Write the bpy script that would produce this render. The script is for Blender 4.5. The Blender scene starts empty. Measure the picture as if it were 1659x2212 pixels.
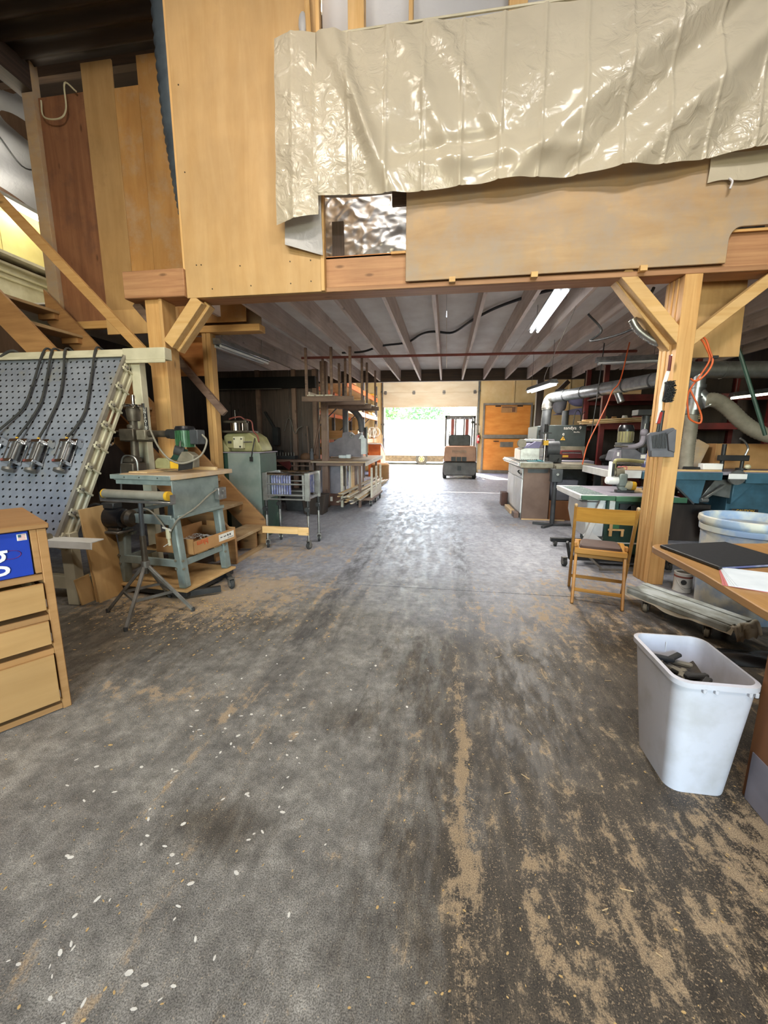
import bpy, bmesh, math, random
from mathutils import Vector, Matrix, Euler
random.seed(7)
sc = bpy.context.scene
COL = sc.collection
PI = math.pi

# ---------------------------------------------------------------- camera
cd = bpy.data.cameras.new('camera')
cd.sensor_fit = 'HORIZONTAL'; cd.sensor_width = 36.0
cd.lens = 876.0 / 1659.0 * 36.0
cd.clip_start = 0.05; cd.clip_end = 300
cam = bpy.data.objects.new('camera', cd); COL.objects.link(cam)
_yaw, _pit, _rol = [math.radians(a) for a in (8.58, 10.25, -0.22)]
_f = Vector((-math.sin(_yaw)*math.cos(_pit), math.cos(_yaw)*math.cos(_pit), -math.sin(_pit)))
_r = Vector((math.cos(_yaw), math.sin(_yaw), 0)); _d = _f.cross(_r)
_r = _r*math.cos(_rol) + _d*math.sin(_rol); _d = _f.cross(_r)
cam.matrix_world = Matrix(((_r.x, -_d.x, -_f.x, 0), (_r.y, -_d.y, -_f.y, 0), (_r.z, -_d.z, -_f.z, 1.35), (0, 0, 0, 1)))
sc.camera = cam

# ---------------------------------------------------------------- view, sky, sun, lights
vs = sc.view_settings
vs.view_transform = 'Standard'; vs.look = 'None'; vs.exposure = 0.36; vs.gamma = 1.0; vs.use_curve_mapping = False
sc.cycles.use_denoising = True
sc.cycles.max_bounces = 6; sc.cycles.diffuse_bounces = 4; sc.cycles.glossy_bounces = 3; sc.cycles.transmission_bounces = 3
sc.cycles.use_adaptive_sampling = True; sc.cycles.adaptive_threshold = 0.05
sc.cycles.caustics_reflective = False; sc.cycles.caustics_refractive = False
sc.cycles.sample_clamp_indirect = 20.0
w = bpy.data.worlds.new('sky'); sc.world = w; w.use_nodes = True
_n = w.node_tree.nodes; _l = w.node_tree.links
_sky = _n.new('ShaderNodeTexSky'); _sky.sky_type = 'NISHITA'; _sky.sun_disc = False
_sky.sun_elevation = math.radians(42); _sky.sun_rotation = math.radians(-22); _sky.air_density = 1.2; _sky.dust_density = .8
_n['Background'].inputs[1].default_value = 3.0
_l.new(_sky.outputs[0], _n['Background'].inputs[0])

def light(name, typ, loc, direc, power, col, size=1, sy=None, portal=False):
    ld = bpy.data.lights.new(name, typ); ld.energy = power; ld.color = col
    if typ == 'AREA':
        ld.shape = 'RECTANGLE'; ld.size = size; ld.size_y = sy or size
        if portal: ld.cycles.is_portal = True
    if typ == 'SUN': ld.angle = math.radians(0.6)
    o = bpy.data.objects.new(name, ld); COL.objects.link(o); o.location = loc
    o.rotation_euler = Vector(direc).to_track_quat('-Z', 'Y').to_euler()
    return o
light('sun', 'SUN', (0, 30, 20), (0.33, -0.86, -0.80), 48.0, (1.0, 0.93, 0.82))
light('far_door_portal', 'AREA', (-0.7, 17.15, 1.3), (0, -1, 0), 1, (1, 1, 1), 3.6, 2.6, portal=True)
light('rear_door_portal', 'AREA', (0.5, -6.9, 1.9), (0, 1, 0), 1, (1, 1, 1), 5.0, 3.8, portal=True)

# ---------------------------------------------------------------- helpers
def C(h, a=1.0):
    r = [int(h[i:i+2], 16)/255 for i in (0, 2, 4)]
    return tuple((c/12.92 if c <= .04045 else ((c+.055)/1.055)**2.4) for c in r) + (a,)

MATS = {}
def _base(name):
    m = bpy.data.materials.new(name); m.use_nodes = True; MATS[name] = m
    nt = m.node_tree; return m, nt, nt.nodes['Principled BSDF']
def _nd(nt, t, **k):
    n = nt.nodes.new(t)
    for a, v in k.items(): setattr(n, a, v)
    return n
def _coords(nt, scale=(1, 1, 1), rnd=True, rot=(0, 0, 0)):
    tc = _nd(nt, 'ShaderNodeTexCoord'); mp = _nd(nt, 'ShaderNodeMapping'); mp.inputs['Scale'].default_value = scale
    mp.inputs['Rotation'].default_value = rot
    nt.links.new(tc.outputs['Object'], mp.inputs[0])
    if rnd:
        oi = _nd(nt, 'ShaderNodeObjectInfo'); mu = _nd(nt, 'ShaderNodeMath', operation='MULTIPLY'); mu.inputs[1].default_value = 37.0
        nt.links.new(oi.outputs['Random'], mu.inputs[0]); nt.links.new(mu.outputs[0], mp.inputs['Location'])
    return mp
def _noise(nt, vec, scale, detail=4, rough=.55, dist=0):
    n = _nd(nt, 'ShaderNodeTexNoise'); n.inputs['Scale'].default_value = scale; n.inputs['Detail'].default_value = detail
    n.inputs['Roughness'].default_value = rough; n.inputs['Distortion'].default_value = dist
    nt.links.new(vec.outputs[0], n.inputs['Vector']); return n
def _ramp(nt, fac, stops):
    r = _nd(nt, 'ShaderNodeValToRGB'); e = r.color_ramp.elements
    while len(e) < len(stops): e.new(.5)
    for i, (p, c) in enumerate(stops): e[i].position = p; e[i].color = c
    nt.links.new(fac, r.inputs[0]); return r
def _mix(nt, fac, a, b, blend='MIX'):
    m = _nd(nt, 'ShaderNodeMix', data_type='RGBA', blend_type=blend)
    for s, v in ((0, fac), (6, a), (7, b)):
        if isinstance(v, (int, float, tuple)): m.inputs[s].default_value = v
        else: nt.links.new(v, m.inputs[s])
    return m.outputs[2]
def _math(nt, op, a, b=None, c=None, clamp=False):
    m = _nd(nt, 'ShaderNodeMath', operation=op); m.use_clamp = clamp
    for i, v in enumerate((a, b, c)):
        if v is None: continue
        if isinstance(v, (int, float)): m.inputs[i].default_value = v
        else: nt.links.new(v, m.inputs[i])
    return m.outputs[0]
def _bump(nt, bs, h, strength=.3, dist=.01):
    b = _nd(nt, 'ShaderNodeBump'); b.inputs['Strength'].default_value = strength; b.inputs['Distance'].default_value = dist
    nt.links.new(h, b.inputs['Height']); nt.links.new(b.outputs[0], bs.inputs['Normal'])

def paint(name, c, rough=.5, metal=0.0, c2=None, scale=6, bump=0.0, lo=.35, hi=.7, stretch=(1, 1, 1), spec=None, bscale=None):
    """painted / metal / plastic surface with wear mottling"""
    m, nt, bs = _base(name)
    col = C(c); c2 = C(c2) if c2 else tuple(v*.72 for v in col[:3])+(1,)
    mp = _coords(nt, stretch); n = _noise(nt, mp, scale, 6)
    r = _ramp(nt, n.outputs[0], [(lo, col), (hi, c2)])
    nt.links.new(r.outputs[0], bs.inputs['Base Color'])
    bs.inputs['Roughness'].default_value = rough; bs.inputs['Metallic'].default_value = metal
    if spec is not None: bs.inputs['Specular IOR Level'].default_value = spec
    if bump:
        n2 = _noise(nt, mp, bscale or scale*6, 5); _bump(nt, bs, n2.outputs[0], bump)
    return m
def wood(name, c1, c2, axis='z', rough=.62, grain=26, knots=True, dirt=None, dirtlo=.5):
    m, nt, bs = _base(name)
    s = {'x': (1.2, grain, grain), 'y': (grain, 1.2, grain), 'z': (grain, grain, 1.2)}[axis]
    mp = _coords(nt, s); n = _noise(nt, mp, 1.0, 6, .6, .6)
    r = _ramp(nt, n.outputs[0], [(.3, C(c1)), (.72, C(c2))])
    mp2 = _coords(nt); big = _noise(nt, mp2, 2.2, 4)
    v = _ramp(nt, big.outputs[0], [(.3, (.84, .84, .84, 1)), (.7, (1.12, 1.12, 1.12, 1))])
    col = _mix(nt, .75, r.outputs[0], v.outputs[0], 'MULTIPLY')
    if knots:
        ks = {'x': (.35, 1, 1), 'y': (1, .35, 1), 'z': (1, 1, .35)}[axis]
        mk = _coords(nt, ks); vo = _nd(nt, 'ShaderNodeTexVoronoi'); vo.inputs['Scale'].default_value = 7.0
        nt.links.new(mk.outputs[0], vo.inputs['Vector'])
        k = _ramp(nt, vo.outputs['Distance'], [(.05, (1, 1, 1, 1)), (.13, (0, 0, 0, 1))])
        kc = tuple(a*.35 for a in C(c2)[:3])+(1,)
        kf = _math(nt, 'MULTIPLY', k.outputs[0], .7)
        col = _mix(nt, kf, col, kc)
    if dirt:
        dn = _noise(nt, mp2, 3.1, 8, .7)
        df = _ramp(nt, dn.outputs[0], [(dirtlo, (0, 0, 0, 1)), (dirtlo+.25, (.85, .85, .85, 1))])
        col = _mix(nt, df.outputs[0], col, C(dirt))
    oi = _nd(nt, 'ShaderNodeObjectInfo'); hv = _nd(nt, 'ShaderNodeHueSaturation')
    nt.links.new(_math(nt, 'MULTIPLY_ADD', oi.outputs['Random'], .28, .86), hv.inputs['Value']); nt.links.new(col, hv.inputs['Color'])
    nt.links.new(hv.outputs[0], bs.inputs['Base Color']); bs.inputs['Roughness'].default_value = rough
    _bump(nt, bs, n.outputs[0], .12, .004)
    return m
def emit(name, c, s):
    m, nt, bs = _base(name); bs.inputs['Base Color'].default_value = C(c)
    bs.inputs['Emission Color'].default_value = C(c); bs.inputs['Emission Strength'].default_value = s
    return m

class B:
    """collects shapes of ONE part"""
    def __init__(s): s.v = []; s.f = []
    def add(s, v, f):
        o = len(s.v); s.v += [Vector(p) for p in v]; s.f += [tuple(i+o for i in q) for q in f]; return s
    def box(s, x0, x1, y0, y1, z0, z1):
        return s.add([(x0, y0, z0), (x1, y0, z0), (x1, y1, z0), (x0, y1, z0), (x0, y0, z1), (x1, y0, z1), (x1, y1, z1), (x0, y1, z1)],
                     [(0, 3, 2, 1), (4, 5, 6, 7), (0, 1, 5, 4), (1, 2, 6, 5), (2, 3, 7, 6), (3, 0, 4, 7)])
    def cbox(s, c, d): return s.box(c[0]-d[0]/2, c[0]+d[0]/2, c[1]-d[1]/2, c[1]+d[1]/2, c[2]-d[2]/2, c[2]+d[2]/2)
    def bar(s, p, q, w, h, up=(0, 0, 1)):
        p = Vector(p); q = Vector(q); d = (q-p).normalized(); u = Vector(up)
        sd = d.cross(u)
        if sd.length < 1e-4: sd = d.cross(Vector((0, 1, 0)))
        sd.normalize(); u = sd.cross(d).normalized(); a = sd*w/2; b = u*h/2
        return s.add([p-a-b, p+a-b, p+a+b, p-a+b, q-a-b, q+a-b, q+a+b, q-a+b],
                     [(0, 3, 2, 1), (4, 5, 6, 7), (0, 1, 5, 4), (1, 2, 6, 5), (2, 3, 7, 6), (3, 0, 4, 7)])
    def cyl(s, p, q, r, r2=None, n=16, caps=True):
        p = Vector(p); q = Vector(q); r2 = r if r2 is None else r2; d = (q-p).normalized()
        a = d.orthogonal().normalized(); b = d.cross(a)
        v = []
        for c, rr in ((p, r), (q, r2)):
            v += [c+(a*math.cos(t*2*PI/n)+b*math.sin(t*2*PI/n))*rr for t in range(n)]
        f = [(i, (i+1) % n, n+(i+1) % n, n+i) for i in range(n)]
        if caps: f += [tuple(range(n-1, -1, -1)), tuple(range(n, 2*n))]
        return s.add(v, f)
    def tube(s, pts, r, n=8, sub=6, smooth=True, ribs=None):
        pts = [Vector(p) for p in pts]
        if smooth and len(pts) > 2:
            P = [2*pts[0]-pts[1]]+pts+[2*pts[-1]-pts[-2]]; out = []
            for i in range(1, len(P)-2):
                a, b, c, d = P[i-1:i+3]
                for k in range(sub):
                    t = k/sub
                    out.append(.5*((2*b)+(c-a)*t+(2*a-5*b+4*c-d)*t*t+(3*b-a-3*c+d)*t**3))
            out.append(pts[-1]); pts = out
        v = []; f = []; a = None
        for i, p in enumerate(pts):
            d = (pts[min(i+1, len(pts)-1)]-pts[max(i-1, 0)]).normalized()
            a = d.orthogonal().normalized() if a is None else (a-d*a.dot(d)).normalized()
            b = d.cross(a); rr = r if not ribs else r*(1+ribs*(1 if i % 2 else -1))
            v += [p+(a*math.cos(t*2*PI/n)+b*math.sin(t*2*PI/n))*rr for t in range(n)]
        for i in range(len(pts)-1):
            for t in range(n): f.append((i*n+t, i*n+(t+1) % n, (i+1)*n+(t+1) % n, (i+1)*n+t))
        f += [tuple(range(n-1, -1, -1)), tuple(range((len(pts)-1)*n, len(pts)*n))]
        return s.add(v, f)
    def prism(s, poly, plane, a, b):
        n = len(poly)
        def P(u, w, t): return {'xy': (u, w, t), 'xz': (u, t, w), 'yz': (t, u, w)}[plane]
        v = [P(u, w, a) for u, w in poly]+[P(u, w, b) for u, w in poly]
        return s.add(v, [tuple(range(n)), tuple(range(2*n-1, n-1, -1))]+[(i, (i+1) % n, n+(i+1) % n, n+i) for i in range(n)])
    def lathe(s, prof, c=(0, 0, 0), n=24, axis='z'):
        v = []; f = []; m = len(prof); c = Vector(c)
        for r, h in prof:
            for t in range(n):
                x, y = r*math.cos(t*2*PI/n), r*math.sin(t*2*PI/n)
                v.append(c+Vector({'z': (x, y, h), 'x': (h, x, y), 'y': (x, h, y)}[axis]))
        for i in range(m-1):
            for t in range(n): f.append((i*n+t, i*n+(t+1) % n, (i+1)*n+(t+1) % n, (i+1)*n+t))
        f += [tuple(range(n-1, -1, -1)), tuple(range((m-1)*n, m*n))]
        return s.add(v, f)
    def sph(s, c, rx, ry, rz, n=16, m=10):
        return s.lathe([(math.sin(PI*i/m), -math.cos(PI*i/m)) for i in range(m+1)] if False else [(max(1e-4, math.sin(PI*i/m)), -math.cos(PI*i/m)) for i in range(m+1)], (0, 0, 0), n).xf(Matrix.Translation(c) @ Matrix.Diagonal((rx, ry, rz, 1)), (m+1)*n)
    def torus(s, c, R, r, axis='z', n=24, m=8):
        v = []; f = []
        for i in range(n):
            for j in range(m):
                a = 2*PI*i/n; b = 2*PI*j/m; q = R+r*math.cos(b); x, y, h = q*math.cos(a), q*math.sin(a), r*math.sin(b)
                v.append(Vector(c)+Vector({'z': (x, y, h), 'x': (h, x, y), 'y': (x, h, y)}[axis]))
                f.append((i*m+j, ((i+1) % n)*m+j, ((i+1) % n)*m+(j+1) % m, i*m+(j+1) % m))
        return s.add(v, f)
    def grid(s, fn, nu, nv):
        v = [fn(i/nu, j/nv) for j in range(nv+1) for i in range(nu+1)]
        return s.add(v, [(j*(nu+1)+i, j*(nu+1)+i+1, (j+1)*(nu+1)+i+1, (j+1)*(nu+1)+i) for j in range(nv) for i in range(nu)])
    def xf(s, M, last=None):
        k = len(s.v)-last if last else 0
        for i in range(k, len(s.v)): s.v[i] = M @ s.v[i]
        return s
    def mesh(s, name, mat, off=Vector((0, 0, 0)), angle=35):
        me = bpy.data.meshes.new(name); me.from_pydata([tuple(p-off) for p in s.v], [], s.f)
        bm = bmesh.new(); bm.from_mesh(me); bmesh.ops.recalc_face_normals(bm, faces=bm.faces); bm.to_mesh(me); bm.free()
        me.shade_smooth(); me.set_sharp_from_angle(angle=math.radians(angle))
        if mat: me.materials.append(MATS[mat] if isinstance(mat, str) else mat)
        return me

ORG = {}
def _link(name, me, parent=None):
    o = bpy.data.objects.new(name, me); COL.objects.link(o)
    if parent: o.parent = parent
    return o
def _bev(o, w):
    md = o.modifiers.new('bevel', 'BEVEL'); md.width = w; md.segments = 1; md.limit_method = 'ANGLE'; md.angle_limit = math.radians(50)
def tag(o, label=None, cat=None, group=None, kind=None):
    if label: o['label'] = label
    if cat: o['category'] = cat
    if group: o['group'] = group
    if kind: o['kind'] = kind
    return o
def thing(name, label, cat, loc=(0, 0, 0), rz=0, group=None, local=False, kind=None):
    """an Empty at the base of a thing; parts are given in world coordinates unless local"""
    o = _link(name, None); o.empty_display_size = .1
    o.location = loc; o.rotation_euler = (0, 0, rz)
    ORG[o.name] = Vector((0, 0, 0)) if local else Vector(loc)
    return tag(o, label, cat, group, kind)
def part(t, name, b, mat, bevel=0, label=None, angle=35, solid=0):
    off = ORG.get(t.name, Vector((0, 0, 0)))
    o = _link(name, b.mesh(name, mat, off, angle), t); ORG[o.name] = off
    if bevel: _bev(o, bevel)
    if solid:
        md = o.modifiers.new('solid', 'SOLIDIFY'); md.thickness = solid; md.offset = 0
    if label: o['label'] = label
    return o
def solo(name, b, mat, label, cat, group=None, bevel=0, kind=None, angle=35, solid=0):
    """a thing that is one mesh, its origin at its base"""
    xs = [p.x for p in b.v]; ys = [p.y for p in b.v]; off = Vector(((min(xs)+max(xs))/2, (min(ys)+max(ys))/2, min(p.z for p in b.v)))
    o = _link(name, b.mesh(name, mat, off, angle)); o.location = off; ORG[o.name] = off
    if bevel: _bev(o, bevel)
    if solid:
        md = o.modifiers.new('solid', 'SOLIDIFY'); md.thickness = solid; md.offset = 0
    return tag(o, label, cat, group, kind)
def struct(name, b, mat, bevel=0, label=None, parent=None, angle=35):
    o = _link(name, b.mesh(name, mat, Vector((0, 0, 0)), angle), parent); ORG[o.name] = Vector((0, 0, 0))
    if bevel: _bev(o, bevel)
    if parent is None: o['kind'] = 'structure'
    if label: o['label'] = label
    return o
def copy_tree(o, parent=None):
    c = o.copy(); COL.objects.link(c); c.parent = parent
    for ch in list(o.children): copy_tree(ch, c)
    return c
def text(t, name, body, size, mat, loc, rot, ext=.001, align='CENTER'):
    cu = bpy.data.curves.new(name, 'FONT'); cu.body = body; cu.size = size; cu.extrude = ext; cu.align_x = align; cu.align_y = 'CENTER'; cu.resolution_u = 3
    tmp = bpy.data.objects.new('tmp', cu); COL.objects.link(tmp); bpy.context.view_layer.update()
    me = bpy.data.meshes.new_from_object(tmp.evaluated_get(bpy.context.evaluated_depsgraph_get())); bpy.data.objects.remove(tmp)
    me.materials.clear(); me.materials.append(MATS[mat])
    o = _link(name, me, t); o.location = Vector(loc)-ORG.get(t.name, Vector((0, 0, 0))); o.rotation_euler = rot
    return o
def R(p, w): return random.uniform(p-w, p+w)
# ---------------------------------------------------------------- materials
wood('fir_z', 'd0a56c', 'b98a50', 'z'); wood('fir_x', 'd0a56c', 'b98a50', 'x'); wood('fir_y', 'c69c66', 'b0814a', 'y')
wood('fir_pale_x', 'dbb680', 'c89d60', 'x'); wood('fir_pale_z', 'dbb680', 'c89d60', 'z')
wood('beam_red_x', 'b98e66', '98694a', 'x', knots=True)
wood('old_joist', 'ddcfc4', 'c0ac9e', 'y', dirt='9a877c', dirtlo=.55)
wood('old_x', '8d7262', '6a5146', 'x', dirt='4d3d36'); wood('old_z', '8d7262', '6a5146', 'z', dirt='4d3d36')
wood('dark_z', '5a4a42', '3c302b', 'z'); wood('dark_x', '5a4636', '3a2c24', 'x'); wood('dark_y', '4a3a32', '2c221e', 'y')
wood('ply_warm', 'd0ac7a', 'c39c66', 'z', grain=9, knots=False, dirt='b3916a', dirtlo=.62)
wood('ply_mid', 'c6a06c', 'b38c58', 'z', grain=9, knots=False, dirt='9c7850', dirtlo=.6)
wood('ply_red', '9c6c4a', '7c5036', 'z', grain=14, knots=True, dirt='6a4a3c')
wood('ply_dusty', 'bfa27c', 'ad8d68', 'x', grain=8, knots=False, dirt='a69788', dirtlo=.4)
wood('ply_patch', 'c29459', 'ab7a42', 'z', grain=8, knots=False, dirt='b7a083', dirtlo=.5)
wood('ply_knotty', 'b77a40', '8a5226', 'x', grain=12, knots=True)
wood('oak_cab', 'ac8050', '966a3a', 'x', grain=18, knots=False); wood('oak_face', 'b98f5a', 'a87e4a', 'x', grain=14, knots=False)
wood('chair_wood', 'c08a42', 'a06a2a', 'z', grain=30, knots=False, rough=.4); wood('chair_wood_x', 'c6903f', 'a8722c', 'x', grain=30, knots=False, rough=.4)
wood('desk_top', 'c2935c', 'a87a44', 'y', grain=20, knots=False, rough=.45)
wood('lumber_pale', 'd8bb90', 'c09a68', 'y', grain=20, knots=False); wood('lumber_pale_x', 'd8bb90', 'c09a68', 'x', grain=20, knots=False)
wood('white_lumber', 'd9d3c6', 'bcae98', 'y', grain=20, knots=False)
wood('stair_wood', 'ab8050', '88603a', 'x', grain=16, knots=True); wood('tread_worn', 'a88c66', '8b7052', 'y', grain=20, knots=False, dirt='c0b090')
paint('deck_ply', 'e8e4dc', .8, 0, 'd0c7bd', 3, stretch=(1, .6, 1))
paint('cream', 'c6bea4', .45, 0, 'aea68c', 5); paint('wall_cream', 'e2c894', .75, 0, 'cfae74', 2)
paint('door_cream', 'ddd0b4', .55, 0, 'cdb894', 1.2, stretch=(1, 1, 4))
paint('orange_panel', 'e79a45', .55, 0, 'd4812f', 2, stretch=(1, 1, 3)); paint('orange_rack', 'e07a3a', .5, 0, 'c8602a', 5)
paint('grey_paint', '8b958f', .45, .2, '737d78', 9); paint('grey_frame', '8f877a', .6, .2, '746c60', 6)
paint('grey_dark', '4c4e50', .5, .3, '3a3b3c', 8); paint('steel', 'a9a9a6', .38, .9, '8a8884', 10); paint('steel_dull', '8b8780', .5, .7, '6c675f', 10)
paint('chrome', 'd8d8d8', .12, 1, 'c0c0c0', 4); paint('galv', 'b2b6b8', .32, .85, '8d9194', 14, stretch=(1, 1, 1))
paint('galv_dull', '8f8f8b', .42, .8, '6f6e69', 8); paint('iron', '5b5246', .5, .6, '3f382f', 10); paint('iron_light', '8d8573', .55, .4, '6f6756', 10)
paint('black', '1c1c1d', .5, 0, '2b2a28', 8); paint('black_gloss', '151517', .28, 0, '222226', 5); paint('rubber', '242424', .75, 0, '3c3a36', 12)
paint('black_felt', '131315', .9, 0, '1c1c1f', 60); paint('void', '0d0b0a', .9, 0, '151210', 4)
paint('green_dark', '2d4a3c', .45, .1, '24392f', 6); paint('green_dusty', '6f7f78', .6, .1, '8a948c', 4, lo=.3, hi=.6)
paint('green_saw', '3f6b4c', .45, .1, '35563f', 8); paint('motor_green', '3d6b45', .4, .1, '2c4c33', 10)
paint('blue_machine', '3f6577', .5, .15, '33505c', 6); paint('blue_box', '1f3fa8', .45, 0, '18338f', 4); paint('teal', '5f9aa0', .5, 0, '4c8087', 6)
paint('beige_machine', '9a9468', .5, .1, '7c764e', 7); paint('beige_light', 'd6d0b0', .45, .1, 'c0b894', 6)
paint('white_paint', 'dcdcd8', .5, 0, 'c4c2bc', 5); paint('white_plastic', 'cbc9d0', .45, 0, 'aeaaa8', 7, lo=.45, hi=.85, spec=.4)
paint('white_bright', 'f0efec', .5, 0, 'e2e0da', 5); paint('paper', 'e6edf2', .8, 0, 'd8e0e6', 9); paint('label_white', 'e6e2d8', .7, 0, 'd2ccc0', 30)
paint('drum', '9db0c8', .5, 0, 'd8d6c8', 5, lo=.42, hi=.58); paint('dolly_paint', 'b6bdbc', .65, 0, '8d9088', 6, lo=.4, hi=.6, bump=.3)
paint('cardboard', 'b88a58', .8, 0, 'a47848', 5); paint('cardboard_dk', '7d5a42', .8, 0, '644633', 5); paint('carton_dark', '6a4a40', .8, 0, '55392f', 5)
paint('red', 'b32a22', .5, 0, '8e1f1a', 6); paint('red_dark', '6a2320', .55, .1, '4c1816', 6); paint('red_dusty', '8a4a40', .7, 0, '6c3830', 6)
paint('orange_cord', 'd4622a', .5, 0, 'b84e1e', 6); paint('yellow', 'd9a92c', .5, 0, 'c0901f', 6); paint('yellow_wall', 'dcd08e', .7, 0, 'cbbb72', 2)
paint('blum_orange', 'd9572a', .6, 0, 'c84a20', 6); paint('flag_red', 'd08080', .6, 0, 'c87070', 6)
paint('brown_panel', '8a5a38', .6, 0, '744828', 4, stretch=(1, 1, .3)); paint('seat_pad', '5d4438', .6, 0, '4a342a', 6)
paint('hose_grey', '8a8374', .6, 0, '766f60', 12); paint('duct_flex', '55606a', .45, .2, '434c56', 8); paint('shade_grey', '6a6a70', .7, 0, '55555c', 6)
paint('purple_grey', '7a7694', .8, 0, '66627e', 4); paint('blue_rollers', '6a6e9c', .5, .1, 'a8aab8', 14, lo=.45, hi=.7)
paint('sander_dark', '39403f', .5, .1, '2c3231', 5); paint('taupe', '7b6558', .7, 0, '6b564a', 5); paint('taupe_grey', '8d8790', .6, .1, '757079', 5)
paint('leaf_a', '7fa060', .8, 0, '5f8446', 3); paint('leaf_b', '93b478', .8, 0, '6f9458', 3); paint('bark', '5a4a3c', .9, 0, '45382c', 8)
paint('asphalt', 'a5a29c', .9, 0, '8e8b86', 2.5); paint('truck_white', 'eceff4', .4, 0, 'dfe4ec', 2); paint('forklift_body', 'b08468', .5, .1, '9a7058', 4)
paint('forklift_dark', '6e6a68', .55, .1, '5a5654', 5); paint('roof_dark', '3a2c22', .7, .1, '251b15', 3, stretch=(.4, 3, 1)); paint('sawdust', 'd2b076', .95, 0, 'b8945c', 30, bump=.5)
paint('wall_brown', '6e5342', .85, 0, '55402f', 3, stretch=(3, 3, .4)); paint('wall_dark', '3c322c', .9, 0, '2c2420', 3, stretch=(3, 3, .4))
emit('tube_on', 'fff6d8', 9.0); emit('tube_dim', 'f4f6fa', 6.0)
MATS['tube_off'] = paint('tube_off', 'dfe2e4', .25, 0, 'cfd2d4', 4)

def m_glass():
    m, nt, bs = _base('glass'); bs.inputs['Base Color'].default_value = (.9, .95, .95, 1); bs.inputs['Roughness'].default_value = .05
    bs.inputs['Transmission Weight'].default_value = .9; bs.inputs['IOR'].default_value = 1.1
m_glass()
def m_sheet(name, c, trans, rough, bs_scale, bstr):
    m, nt, bs = _base(name); mp = _coords(nt, (1, 1, 1), False); mh = _coords(nt, (1, 1, 2.2), False)
    n = _noise(nt, mh, bs_scale, 5, .5, 1.2); n.noise_type = 'RIDGED_MULTIFRACTAL'; n2 = _noise(nt, mp, 1.6, 3); n3 = _noise(nt, mp, bs_scale*2.3, 4, .5, 1.0)
    r = _ramp(nt, n2.outputs[0], [(.3, C(c)), (.7, tuple(v*.84 for v in C(c)[:3])+(1,))])
    nt.links.new(r.outputs[0], bs.inputs['Base Color']); bs.inputs['Roughness'].default_value = rough
    bs.inputs['Specular IOR Level'].default_value = .7
    msk = _ramp(nt, _noise(nt, mp, 1.1, 2).outputs[0], [(.42, (.08, .08, .08, 1)), (.6, (1, 1, 1, 1))])
    h = _math(nt, 'MULTIPLY', msk.outputs[0], _math(nt, 'ADD', _math(nt, 'MULTIPLY', n.outputs[0], .35), n3.outputs[0]))
    _bump(nt, bs, h, bstr, .045)
    tr = _nd(nt, 'ShaderNodeBsdfTranslucent'); nt.links.new(r.outputs[0], tr.inputs[0])
    mx = _nd(nt, 'ShaderNodeMixShader'); mx.inputs[0].default_value = trans
    out = nt.nodes['Material Output']; nt.links.new(bs.outputs[0], mx.inputs[1]); nt.links.new(tr.outputs[0], mx.inputs[2]); nt.links.new(mx.outputs[0], out.inputs[0])
m_sheet('plastic_sheet', 'd8cfbb', .2, .2, 3.6, .8); m_sheet('vapor_barrier', 'bcbcc0', .12, .4, 4.0, .2)
def m_foil():
    m, nt, bs = _base('foil'); mp = _coords(nt, (1, 1, 1), False); n = _noise(nt, mp, 7, 6, .6, .8); n.noise_type = 'RIDGED_MULTIFRACTAL'
    bs.inputs['Base Color'].default_value = (.82, .80, .80, 1); bs.inputs['Metallic'].default_value = .75; bs.inputs['Roughness'].default_value = .3
    _bump(nt, bs, n.outputs[0], .6, .04)
m_foil()
def m_pegs():
    """grey perforated plate: 45 mm hole grid"""
    m, nt, bs = _base('perforated'); tc = _nd(nt, 'ShaderNodeTexCoord'); sp = _nd(nt, 'ShaderNodeSeparateXYZ'); nt.links.new(tc.outputs['Object'], sp.inputs[0])
    P = .066
    row = _math(nt, 'FLOOR', _math(nt, 'DIVIDE', sp.outputs[2], P)); odd = _math(nt, 'MULTIPLY', _math(nt, 'MODULO', row, 2), .5)
    u = _math(nt, 'SUBTRACT', _math(nt, 'FRACT', _math(nt, 'ADD', _math(nt, 'DIVIDE', sp.outputs[0], P), odd)), .5)
    v = _math(nt, 'SUBTRACT', _math(nt, 'FRACT', _math(nt, 'DIVIDE', sp.outputs[2], P)), .5)
    d = _math(nt, 'ADD', _math(nt, 'MULTIPLY', u, u), _math(nt, 'MULTIPLY', v, v))
    hole = _math(nt, 'LESS_THAN', d, .026)
    mp = _coords(nt, (1, 1, 1), False); n = _noise(nt, mp, 2.3, 6, .65)
    base = _ramp(nt, n.outputs[0], [(.35, C('90939a')), (.55, C('7a7e87')), (.72, C('8f8a78'))])
    nt.links.new(_mix(nt, hole, base.outputs[0], C('0c0c0c')), bs.inputs['Base Color']); bs.inputs['Roughness'].default_value = .5; bs.inputs['Metallic'].default_value = .15
m_pegs()
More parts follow.
